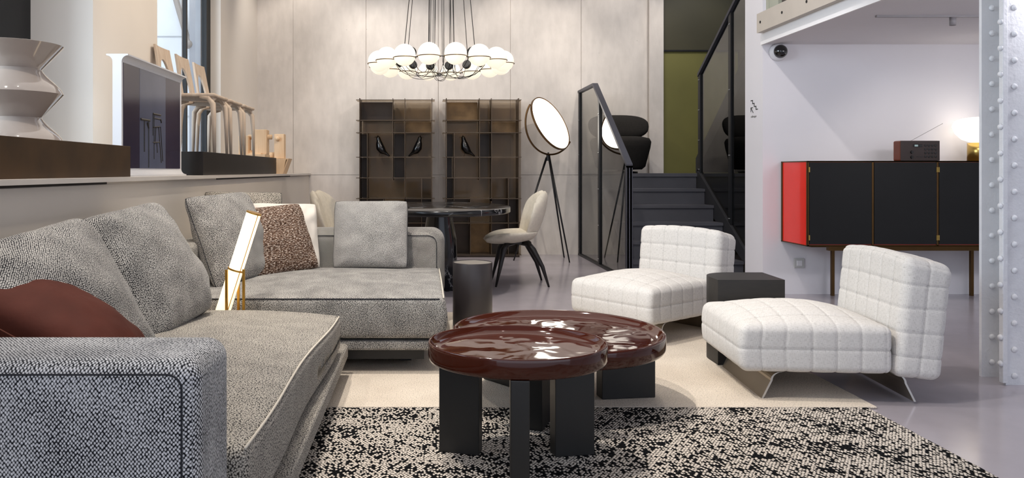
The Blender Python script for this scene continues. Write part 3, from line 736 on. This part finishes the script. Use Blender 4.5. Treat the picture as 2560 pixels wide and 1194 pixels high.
# tube lamp
g = thing('tube_lamp', 'leaning lit tube lamp held by a gold stand in the gap of the sofa', 'floor lamp', (0, 0, 0))
A = Vector((-1.10, 3.74, .012)); B = Vector((-.838, 3.74, .84)); ax = (B-A).normalized()
MB().tube([A+ax*.02, B], .036, 24).build('light_tube', 'tube', g, True)
MB().tube([B, B+ax*.006], .038, 24).tube([A, A+ax*.02], .038, 24).build('cap', 'gold', g)
side = Vector((0, -1, 0)).cross(ax).normalized()
for k in (2.6, 3.9): 
    off = side*math.cos(k)*.037+Vector((0, 1, 0))*math.sin(k)*.037
    MB().tube([A+off+ax*.02, B+off], .002, 6).build('rod', 'gold', g)
R0 = A+ax*.58
b = MB(); b.tube([R0-ax*.004, R0+ax*.004], .041, 24); b.build('ring', 'gold', g)
for dx, dy in ((.045, -.03), (-.035, -.045), (0, .05)):
    MB().box(R0.x+dx-.006, R0.y+dy-.006, .012, R0.x+dx+.006, R0.y+dy+.006, R0.z+.005).build('leg', 'gold', g)

# ------------------------------------------------------------------ rugs
def rug(name, x0, y0, x1, y1, z0, z1, mat, label):
    V, Fc = soft_box(x0, y0, z0, x1, y1, z1, (z1-z0)/2*.98, .06, warp=lambda p: (p.x+.004*noise.noise(Vector((p.y*14, 0, 1))), p.y+.004*noise.noise(Vector((p.x*14, 3, 1))), p.z))
    return tag(obj(name, V, Fc, mat), label, 'rug')
rug('rug', -1.41, .9, 1.95, 3.34, .001, .013, 'dark_rug', 'black and cream loop rug in the foreground under the small coffee table')
rug('rug', -1.40, 3.352, 2.0, 5.6, .001, .011, 'light_rug', 'plain beige flatweave rug under the far sofa section and armchairs')

# ------------------------------------------------------------------ coffee tables
def coffee(label, cx, cy, rx, ry, h, th, angs, r0, r1, w_):
    g = thing('coffee_table', label, 'coffee table', (cx, cy, .012), 0, None); h -= .012
    prof = [(0, h-th), (.965, h-th), (.985, h-th+.003), (.995, h-th+.010), (1, h-th+.018), (1, h-.012), (.997, h-.004), (.989, h), (.978, h-.001), (.968, h-.006), (.94, h-.020), (.90, h-.028), (.85, h-.031), (.5, h-.032), (0, h-.032)]
    MB().lathe_sharp(prof, (1,), sx=rx, sy=ry, seg=128).build('table_top', 'lacquer', g, True)
    for a in angs:
        m = Matrix.Rotation(math.radians(a), 4, 'Z')
        MB().box(r0, -w_/2, 0, r1, w_/2, h-th+.001, .003, m=m).build('leg', 'ebony', g)
coffee('small glossy brown round coffee table on the black and cream rug, in front', .338, 2.76, .323, .285, .435, .07, (-95, -95+105, -95-101), .135, .285, .062)
coffee('larger lower glossy brown round coffee table on the beige rug, behind', .606, 3.46, .475, .47, .334, .075, (-112, 8, 128), .20, .455, .075)

# stool and side table
g = thing('stool_table', 'dark brown cylindrical side table at the end of the far sofa section', 'side table', (.322, 5.04, .012))
MB().lathe([(0, 0), (.128, 0), (.131, .004), (.131, .432), (.129, .436), (.126, .432), (.124, .428)], seg=64).build('body', 'stool', g, True)
MB().lathe([(0, .428), (.125, .428), (.125, .431), (0, .431)], seg=64).build('top_disc', 'stool_top', g)  # taupe paints in the light that the dark top reflects
o = None
pts = [(1.574, 4.07), (1.933, 4.07), (1.947, 4.375)]
r_ = .17
for k in range(9): a = PI/2+k/8*PI/2; pts.append((1.574+r_+r_*math.cos(a), 4.375-r_+r_*math.sin(a)))
g = thing('side_table', 'black brown block side table with one rounded corner between the armchairs', 'side table', (1.574, 4.07, .012))
pp = [(x-1.574, y-4.07) for x, y in pts]
MB().prism(pp, 'z', .0, .455).build('body', 'side_table', g)

# ------------------------------------------------------------------ quilted armchairs
def quilt(step=.107, depth=.006, puff=.004, offs=(0, 0, 0)):
    f_rec = []
    def f(p, n, h):
        ax = max(range(3), key=lambda i: abs(n[i])); v = 0; pf = 1
        for i in range(3):
            if i == ax: continue
            s0 = step if i != 2 else (step*1.0)
            q = (p[i]-offs[i]+1000*s0) % s0; dd = min(q, s0-q)
            v -= depth*math.exp(-(dd/.0062)**2); pf *= max(0, math.sin(PI*q/s0))**.7
        f_rec.append(min(1, -v/depth)); return v+puff*pf
    f.rec = f_rec
    return f
def stitch(o, q):
    a = o.data.attributes.new('stitch', 'FLOAT', 'POINT')
    for i, v in enumerate(q.rec): a.data[i].value = v
def armchair(label, loc, rz):
    g = thing('quilted_armchair', label, 'armchair', loc, rz, 'low white quilted armchairs')
    HW = .315
    def wseat(p):
        z = p.z; tx = (p.x+.105)/.33; ty = p.y/HW
        if z > .22: z += .062*(1-min(1, abs(tx))**2.4)*(1-min(1, abs(ty))**2.2)*min(1, (z-.22)/.08)
        x = p.x-.012*math.sin(PI*(p.z-.12)/.22) if p.x < -.2 else p.x
        return (x, p.y, z)
    q1 = quilt(.107, .0030, .0016, (-.02, 0, 0)); q2 = quilt(.107, .0032, .0018, (0, 0, .04))
    V, Fc = soft_box(-.435, -HW, .125, .225, HW, .338, .032, .0062, disp=q1, warp=wseat)
    s_ = obj('seat', V, Fc, 'linen', g, uv=True); stitch(s_, q1)
    # seam round the top of the seat
    def wback(p):
        k = (p.z-.11)/.55; z = p.z
        if z > .5: z += .02*(1-(p.y/HW)**2)*min(1, (z-.5)/.1) - .05*max(0, (p.x-.225)/.22)*min(1, (z-.5)/.12)
        return (p.x+.055*k, p.y, z-.02*max(0, (p.x-.225)/.22)*(1-k))
    V, Fc = soft_box(.228, -HW, .115, .435, HW, .655, .04, .0062, disp=q2, warp=wback)
    b_ = obj('backrest', V, Fc, 'linen', g, uv=True); stitch(b_, q2)
    for sx in (-1, 1):
        n = 10; pr = []
        for i in range(n+1):
            t = i/n
            q = min(1, t/.6)*PI/2; x = .25+.045*math.sin(q); z = .122-.04*(1-math.cos(q))
            if t > .6: x += .04*(t-.6)/.4; z -= .082*(t-.6)/.4
            pr.append(((x if sx > 0 else -x-.005), z))
        th = .007; outl = [(x+sx*0, z) for x, z in pr]+[(x-sx*th*1.3, z) for x, z in reversed(pr)]
        leg = MB().prism(outl, 'y', -HW+.03, HW-.03).build('sled_leg', 'blade', g)
        MB().prism(outl, 'y', -HW+.0285, -HW+.03).build('edge', 'blade_edge', leg)
    return g
A1 = armchair('low white quilted armchair nearest the riveted column, front right', (1.905, 3.735, .011), math.radians(-4.5))
dup(A1, (1.495, 4.976, .011), math.radians(37), 'low white quilted armchair behind the larger coffee table, turned to the left')

# ------------------------------------------------------------------ dining group
g = thing('dining_table', 'black marble dining table with pedestal in front of the bookcases', 'table', (.139, 6.76, 0))
MB().lathe([(0, .692), (.985, .692), (1, .697), (1, .735), (.99, .74), (0, .74)], sx=.622, sy=.90, seg=96).build('table_top', 'marble', g, True)
MB().lathe([(0, 0), (.155, 0), (.155, .3), (.15, .45), (.112, .66), (.115, .692), (0, .692)], seg=48).build('pedestal', 'marble', g, True)
def lobed(W, Hh, T, wf, n=22, bend=.0, notch=.06, ridge=.012):
    """two-lobed upholstered shell: x across, y up, z thickness towards the sitter"""
    V = []; Fc = []; idx = {}
    for side in (1, -1):
        for i in range(n+1):
            for j in range(n+1):
                u = math.sin((i/n*2-1)*PI/2); v = j/n; edge = i in (0, n) or j in (0, n); key = (i, j, 0 if edge else side)
                if key in idx: continue
                hh = Hh*(1-notch*math.exp(-(u/.22)**2)*v**4); top = (1-.30*abs(u)**3.2*v**2)
                x = W/2*u*wf(v); y = v*hh*top
                e = max(0, (1-u*u))*max(0, 1-(2*v-1)**2); th = T/2*e**.40
                if side > 0: th -= ridge*math.exp(-(u/.10)**2)*1.4*min(1, e*5) + ridge*.8*math.exp(-((abs(u)-.62)/.07)**2)*min(1, e*5)
                z = side*th+bend*(u*u)
                idx[key] = len(V); V.append(Vector((x, y, z)))
        def gg(i, j): return idx[(i, j, 0 if (i in (0, n) or j in (0, n)) else side)]
        for i in range(n):
            for j in range(n):
                q = (gg(i, j), gg(i+1, j), gg(i+1, j+1), gg(i, j+1)); Fc.append(q if side > 0 else q[::-1])
    return V, Fc
def shell_chair(label, loc, rz):
    g = thing('dining_chair', label, 'chair', loc, rz, 'cream shell dining chairs at the marble table')
    V, Fc = lobed(.50, .48, .10, lambda v: .80+.32*math.sin(PI*(v*.9+.1)), bend=.05)     # seat, front at -x
    m = Matrix.Translation((.17, 0, .445)) @ frame_from((-.08, 0, 1), (0, 1, 0)).to_4x4()
    V = [m @ Vector((v.x, v.y, v.z)) for v in V]; obj('seat', V, Fc, 'boucle', g)
    V, Fc = lobed(.54, .46, .11, lambda v: .74+.38*math.sin(PI*(v*.75+.12)), bend=.09)
    m = Matrix.Translation((.14, 0, .43)) @ frame_from((-.96, 0, .28), (0, -1, 0)).to_4x4()
    V = [m @ Vector((v.x, v.y, v.z)) for v in V]; obj('backrest', V, Fc, 'boucle', g)
    MB().box(-.13, -.09, .375, .13, .09, .40, .008).build('seat_mount', 'black_wood', g)
    for sx in (-1, 1):
        for sy in (-1, 1):
            x1 = -.21 if sx < 0 else .27
            path = [(sx*.03, sy*.05, .385), (sx*.10, sy*.12, .38), (sx*.135, sy*.155, .33), (x1*.8, sy*.19, .18), (x1, sy*.215, 0)]
            MB().tube(path, [.02, .026, .028, .019, .009], 10).build('leg', 'black_wood', g, True)
    return g
S1 = shell_chair('cream boucle dining chair with black legs right of the marble table', (.86, 7.09, 0), math.radians(0))
dup(S1, (-.78, 7.15, 0), math.radians(170), 'cream boucle dining chair left of the marble table, behind the sofa')

# chandelier
CX, CY, CZ, CR = .148, 6.74, 1.985, .555
g = thing('chandelier', 'round chandelier of sixteen lit opal globes hanging over the marble table', 'chandelier', (CX, CY, 0))
MB().tube([(CR*math.cos(a*2*PI/64), CR*math.sin(a*2*PI/64), CZ) for a in range(64)], .004, 6, closed=True).build('ring', 'wire', g)
random.seed(4)
hubs = [(-.10, -.04), (-.06, .05), (.02, .0), (.085, -.03), (.11, .04)]
for i in range(16):
    a = (i+.5)*2*PI/16; c, s = math.cos(a), math.sin(a)
    gl = MB().sphere((CR*c, CR*s, CZ+.022), .092, 28, 18).build('globe', 'globe', g, True)
    MB().tube([(CR*c+.095*math.cos(q*2*PI/32), CR*s+.095*math.sin(q*2*PI/32), CZ) for q in range(32)], .0036, 5, closed=True).build('ring', 'bronze_ring', gl)
    nrm = Vector((-c, -s, .35)).normalized(); p0 = Vector((CR*c, CR*s, CZ+.025))+nrm*.098
    m = Matrix.Translation(p0) @ frame_from(nrm, (0, 0, 1)).to_4x4()
    MB().lathe([(0, 0), (.042, 0), (.042, .02), (.036, .024), (0, .024)], seg=24, m=m).build('socket', 'ebony', gl)
    p = p0+nrm*.02; hx_, hy_ = hubs[(i*2) % 5]; hx_ += random.uniform(-.012, .012); hy_ += random.uniform(-.03, .03)
    q = Vector((hx_, hy_, CZ+.02)); sag = CZ-.10+random.uniform(-.02, .02)
    path = []
    ctrl = [p, Vector((p.x*.75+q.x*.25, p.y*.75+q.y*.25, sag+.03)), Vector((p.x*.35+q.x*.65, p.y*.35+q.y*.65, sag)), Vector((q.x+.02*c, q.y+.02*s, sag+.08)), Vector((q.x, q.y, CZ+.3)), Vector((q.x*.9, q.y*.9, 3.0)), Vector((q.x*.8, q.y*.8, 4.2))]
    for k in range(len(ctrl)-1):
        P0 = ctrl[max(0, k-1)]; P1 = ctrl[k]; P2 = ctrl[k+1]; P3 = ctrl[min(len(ctrl)-1, k+2)]
        for t in (0, .25, .5, .75):
            path.append(.5*((2*P1)+(P2-P0)*t+(2*P0-5*P1+4*P2-P3)*t*t+(3*P1-P0-3*P2+P3)*t**3))
    path.append(ctrl[-1])
    MB().tube(path, .0023, 5).build('cable', 'wire', g, True)
for a in (60, 125, 235, 300):
    a = math.radians(a); MB().tube([(CR*math.cos(a), CR*math.sin(a), CZ), (CR*.35*math.cos(a), CR*.35*math.sin(a), 4.2)], .0035, 6).build('suspension_cord', 'steel_cord', g)
MB().lathe([(0, 4.19), (.22, 4.19), (.22, 4.25), (0, 4.25)]).build('ceiling_rose', 'white_plastic', g)

# ------------------------------------------------------------------ bookcases
def bookcase(label, ux0, left):
    S = 205.7; X = lambda u: (u-U0)/S; Z = lambda v: max(.03, H-(v-V0)/S)
    y0, y1 = 9.24, 9.53
    g = thing('bookcase', label, 'bookcase', ((ux0-U0)/S, y0, 0))
    ox = (ux0-U0)/S
    cols = [0, 83, 113, 181]; rows = [249, 300, 331, 392, 444, 496, 557, 642]
    zx = lambda c: c/S
    for v in rows:
        z = Z(v); sh = MB().box(zx(-9), .004, z-.004, zx(188), .262, z+.001).build('shelf', 'smoke_shelf', g)
        MB().box(zx(-9), 0, z-.006, zx(188), .006, z+.002).build('edge', 'shelf_metal', sh)
    def upright(c, r0, r1, w_=.0028, mat='shelf_metal'):
        MB().box(zx(c)-w_, .0, Z(rows[r1])-(0 if r1 == 7 else .03), zx(c)+w_, .28, Z(rows[r0])+(.02 if r0 == 0 else 0)).build('upright', mat, g)
    upright(0, 0, 7, .005); upright(181, 0, 7, .004); upright(83, 0, 4); upright(113, 0, 5); upright(19, 2, 5, .003); upright(155, 4, 7, .003); upright(60, 5, 7, .003); upright(113, 5, 7)
    def panel(c0, c1, r, mat):
        MB().box(zx(c0)+.006, .262, Z(rows[r+1])+.003, zx(c1)-.006, .268, Z(rows[r])-.006).build('back_panel', mat, g)
    B_ = 'bronze_panel'; D_ = 'dark_panel'; G_ = 'smoke_shelf'
    lay = [[(0, 83, B_ if not left else D_), (83, 113, G_), (113, 181, G_)],
           [(0, 83, G_), (83, 113, G_), (113, 181, B_)],
           [(0, 19, D_), (19, 83, G_), (83, 113, D_), (113, 181, G_)],
           [(0, 16, D_), (16, 83, G_), (83, 113, D_ if left else G_), (113, 181, G_)],
           [(0, 19, D_), (19, 113, G_), (113, 155, G_), (155, 181, G_)],
           [(0, 60, D_), (60, 113, G_), (113, 181, D_)],
           [(0, 60, D_), (60, 113, B_), (113, 181, D_)]]
    for r, row in enumerate(lay):
        for c0, c1, m_ in row: panel(c0, c1, r, m_)
    MB().box(zx(181)+.005, .02, .03, zx(187), .027, Z(249)).build('side_panel', 'smoke_shelf', g) if not left else None
    MB().box(zx(-2), .01, 0, zx(183), .28, .03).build('base', 'dark_panel', g)
    return g
bookcase('left of the two tall bronzed metal bookcases, with two black birds', 899, True)
bookcase('right of the two tall bronzed metal bookcases, with one black bird', 1116, False)
def bird(label, x, flip):
    z0 = H-(391-V0)/205.7+.003
    g = thing('bird_figurine', label, 'bird figurine', (x, 9.38, z0), PI if flip else 0, 'black bird figurines in the bookcases')
    cl = [(-.038, .258), (-.034, .235), (-.026, .20), (-.02, .16), (-.008, .11), (.02, .07), (.055, .045), (.09, .018), (.108, .004)]
    rd = [.005, .023, .027, .041, .051, .043, .021, .012, .008]
    rings = []; v = []; f = []; seg = 18
    cl2 = []; rd2 = []
    for k in range(len(cl)-1):
        for t in (0, .33, .66): cl2.append((cl[k][0]*(1-t)+cl[k+1][0]*t, 0, cl[k][1]*(1-t)+cl[k+1][1]*t)); rd2.append(rd[k]*(1-t)+rd[k+1]*t)
    cl2.append((cl[-1][0], 0, cl[-1][1])); rd2.append(rd[-1])
    bd = MB().tube(cl2, rd2, seg).build('body', 'bird', g, True)
    MB().tube([(-.05, 0, .24), (-.085, 0, .238)], [.006, .001], 8).build('beak', 'bird', g)
    for sy in (-1, 1): MB().tube([(.0, sy*.012, .07), (-.025, sy*.02, .0)], .0015, 5).build('leg', 'wire', g)
    return g
bird('black bird figurine facing left in the left bookcase', (952-U0)/203, False)
bird('black bird figurine facing right in the left bookcase', (1043-U0)/203, True)
bird('black bird figurine in the right bookcase', (1165-U0)/203, False)

# ------------------------------------------------------------------ tripod lamp
g = thing('tripod_lamp', 'tall black tripod lamp with a big tilted round lit disc', 'floor lamp', (1.475, 9.02, 0))
hub = Vector((0, 0, 1.21))
for (x, y) in ((1.05-1.475, -.12), (1.70-1.475, .20), (1.67-1.475, -.30)):
    MB().tube([(x, y, 0), hub+Vector((x*.05, y*.05, .0))], [.008, .013], 8).build('leg', 'black_metal', g, True)
MB().lathe([(0, 1.17), (.03, 1.17), (.022, 1.24), (.01, 1.245), (.01, 1.27), (0, 1.27)], seg=16).build('hub', 'black_metal', g)
n_ = Vector((.686, -.584, .433)).normalized(); DC = Vector((.02, -.03, 1.612)); R_ = .345
m = Matrix.Translation(DC) @ frame_from(n_, (0, 0, 1)).to_4x4()
MB().lathe([(0, -.008), (.335, -.008), (.335, .004), (0, .004)], seg=72, m=m).build('light_disc', 'disc', g)
MB().lathe([(.334, -.012), (.348, -.012), (.348, .010), (.334, .010), (.334, -.012)], seg=72, m=m).build('rim', 'bronze_ring', g)
a_ = Vector((.778, 0, -.628)); a_.y = -(n_.x*a_.x+n_.z*a_.z)/n_.y; a_.normalize(); w_ = Vector((0, 0, -1)); w_ = (w_-a_*w_.dot(a_)).normalized()
pth = [DC+(a_*math.cos(t)+w_*math.sin(t))*.368 for t in [PI*k/40 for k in range(41)]]
MB().tube(pth, .011, 8).build('bracket', 'bronze_ring', g, True)

# ------------------------------------------------------------------ right side: sideboard group
g = thing('sideboard', 'black sideboard with bronze frame and red lacquered end under the mezzanine', 'sideboard', (3.05, 6.05, 0))
MB().box(0, 0, .458, 2.075, .42, 1.125).build('body', 'red', g)
b = MB()
for x in (0, .515, 1.03, 1.545, 2.06): b.box(x-.006 if x else -.004, -.012, .455, x+.008, .0, 1.13)
b.box(-.004, -.012, 1.12, 2.08, .0, 1.13); b.box(-.004, -.012, .452, 2.08, 0, .462); b.box(-.006, -.012, 1.122, 2.08, .43, 1.13); b.box(-.006, -.012, .45, 2.08, .43, .457); b.box(-.006, .41, .45, 0, .43, 1.13); b.box(-.006, -.012, .45, 0, .004, 1.13)
b.build('frame', 'bronze_frame', g)
for k in range(4):
    x = .515*k; dr = MB().box(x+.011, -.016, .468, x+.505, -.001, 1.118).build('door', 'black_door', g)
    hxx = x+.008 if k in (0, 3) else (x+.508 if k == 1 else x+.006)
    for z in (.52, 1.06): MB().box(hxx-.005, -.02, z-.02, hxx+.005, -.01, z+.02).build('hinge', 'brass', dr)
MB().box(.2, .05, .41, 1.85, .09, .45).box(.2, .33, .41, 1.85, .37, .45).build('rail', 'bronze_frame', g)
for x in (.39, 1.56):
    for y in (.07, .35): MB().box(x-.012, y-.012, 0, x+.012, y+.012, .41).build('leg', 'bronze_frame', g)
g = thing('radio', 'small dark radio with cherry wood side and keypad on the black sideboard', 'radio', ((2236-U0)/305, 6.15, 1.13))
g.scale = (.89, 1, .97)
MB().box(0, 0, 0, .355, .10, .170, .012).build('case', 'radio_wood', g)
fc = MB().box(.0, -.003, .002, .355, .001, .169, .0014).build('front_panel', 'radio_face', g)
for i in range(4):
    for j in range(4): MB().lathe([(0, 0), (.010, 0), (.010, .003), (0, .004)], seg=16, m=Matrix.Translation((.225+i*.031, -.003, .130-j*.031)) @ Matrix.Rotation(PI/2, 4, 'X')).build('button', 'button', g)
MB().box(.11, -.005, .117, .195, -.003, .140, .001).build('display_window', 'button', g)
MB().box(.125, -.006, .121, .155, -.005, .136).build('display', 'lcd', g)
for z in (.075, .033): MB().lathe([(0, 0), (.013, 0), (.012, .010), (0, .010)], seg=20, m=Matrix.Translation((.10, -.003, z)) @ Matrix.Rotation(PI/2, 4, 'X')).build('knob', 'button', g)
MB().box(.145, -.0045, .032, .205, -.003, .038).build('nameplate', 'button', g)
MB().tube([(.125, .05, .168), (.42, .05, .315)], .0015, 6).sphere((.42, .05, .315), .003, 8, 6).build('antenna', 'bolt', g)
g = thing('table_lamp', 'lit opal mushroom table lamp with brass base on the sideboard', 'table lamp', ((2450-U0)/305, 6.24, 1.13))
b = MB(); prof = []
MB().lathe([(0, 0), (.082, 0), (.082, .15), (.04, .152), (0, .152)], seg=48).build('base', 'brass', g, True)
MB().lathe([(0, .153), (.06, .155), (.12, .18), (.165, .23), (.185, .29), (.17, .33), (.12, .352), (.06, .36), (0, .361)], seg=48).build('shade', 'opal', g, True)
g = thing('security_camera', 'black domed security camera on the white wall under the mezzanine', 'camera', ((1944-U0)/293, RY-.001, H+296/293))
mm = Matrix.Rotation(PI/2, 4, 'X')
MB().lathe([(0, 0), (.076, 0), (.074, .016), (.062, .05), (.0, .05)], seg=36, m=mm).build('base', 'white_plastic', g, True)
MB().sphere((0, -.05, 0), .057, 28, 16).build('dome', 'dome', g, True)
g = thing('wall_socket', 'grey square wall socket low on the white wall beside the sideboard', 'socket', ((1997-U0)/293, RY-.001, H-(657-V0)/293))
MB().box(-.044, -.010, -.042, .044, 0, .042, .003).build('frame', 'socket', g)
MB().box(-.024, -.016, -.024, .024, -.008, .024, .004).build('rocker', 'white_plastic', g)
g = thing('ceiling_track', 'thin grey lighting track under the mezzanine ceiling', 'lighting track', (3.14, 5.28, ZS))
MB().box(0, -.012, -.014, 2.5, .012, 0).build('rail', 'track', g)
g = thing('ceiling_spotlight', 'small grey cylinder spotlight hanging from the ceiling track', 'spotlight', ((2375-U0)/358, 5.28, ZS-.015))
MB().lathe([(0, 0), (.02, 0), (.02, -.055), (.0175, -.055), (.0175, -.045), (0, -.045)], seg=24).build('body', 'track', g, True)
MB().lathe([(0, -.046), (.017, -.046), (.017, -.050), (0, -.050)], seg=20).build('lens', 'white_plastic', g)
spot((3.67, 5.28, ZS-.09), (4.3, 6.4, .6), 12, 95, WARM2, .02, .8)
# stair sign on the wall end (faces the hall)
g = thing('wall_sign', 'small black stair pictogram with arrow on the white wall end', 'sign', (RX-.001, 6.66, H+155/285))
b = MB()
def seg_(y0, z0, y1, z1, t=.006): 
    d_ = Vector((y1-y0, z1-z0)).normalized()*t/2; p_ = Vector((-d_.y, d_.x))
    b.prism([(y0-d_.x-p_.x, z0-d_.y-p_.y), (y1+d_.x-p_.x, z1+d_.y-p_.y), (y1+d_.x+p_.x, z1+d_.y+p_.y), (y0-d_.x+p_.x, z0-d_.y+p_.y)], 'x', -.002, 0)
yy, zz = .055, .075
for k in range(4):
    seg_(yy, zz, yy-.034, zz, .007); 
    if k < 3: seg_(yy-.034, zz, yy-.034, zz-.028, .007)
    yy -= .034; zz -= .028
seg_(.055, .012, .01, -.032, .006); seg_(.055, .012, .02, .012, .006); seg_(.055, .012, .055, -.022, .006)
b.build('pictogram', 'ink', g)
tx = bpy.data.curves.new('lettering', 'FONT'); tx.body = 'rolltreppe'; tx.size = .028; tx.extrude = .0005; tx.align_x = 'CENTER'
tm = bpy.data.objects.new('lettering', tx); C.objects.link(tm); dg = bpy.context.evaluated_depsgraph_get()
me = bpy.data.meshes.new_from_object(tm.evaluated_get(dg)); bpy.data.objects.remove(tm)
to = bpy.data.objects.new('lettering', me); C.objects.link(to); me.materials.append(M['ink_grey']); to.parent = g
to.rotation_euler = (PI/2, 0, -PI/2); to.location = (-.001, 0, -.075)

# ------------------------------------------------------------------ riveted column
g = thing('riveted_column', 'white painted riveted steel column at the right edge', 'column', (2.847, 3.73, 0))
MB().box(0, .15, .0, .6, .168, 2.6).build('plate', 'column', g)
MB().box(.104, .014, .0, .12, .15, 2.6).build('web', 'column', g)
MB().box(.008, .0, .0, .62, .014, 2.6).build('plate', 'column', g)
MB().box(-.014, -.012, .012, .010, .016, 2.6, .003).build('angle', 'column', g)
k = 0; z = .035
def rivet(x, y, z, rx, parent, ax='y'):
    m = Matrix.Translation((x, y, z)) @ (Matrix.Rotation(PI/2, 4, 'X') if ax == 'y' else Matrix.Rotation(-PI/2, 4, 'Y'))
    MB().lathe([(.0155, 0), (.0145, .005), (.011, .010), (.006, .0125), (0, .0135)], seg=14, m=m).build('rivet', 'column', parent, True)
z = .045
while z < 2.12:
    rivet(.049, .0, z, 0, g); rivet(.052, .15, z+.03, 0, g); rivet(-.014, .002, z+.06, 0, g, 'x'); z += .129

bpy.context.view_layer.update()
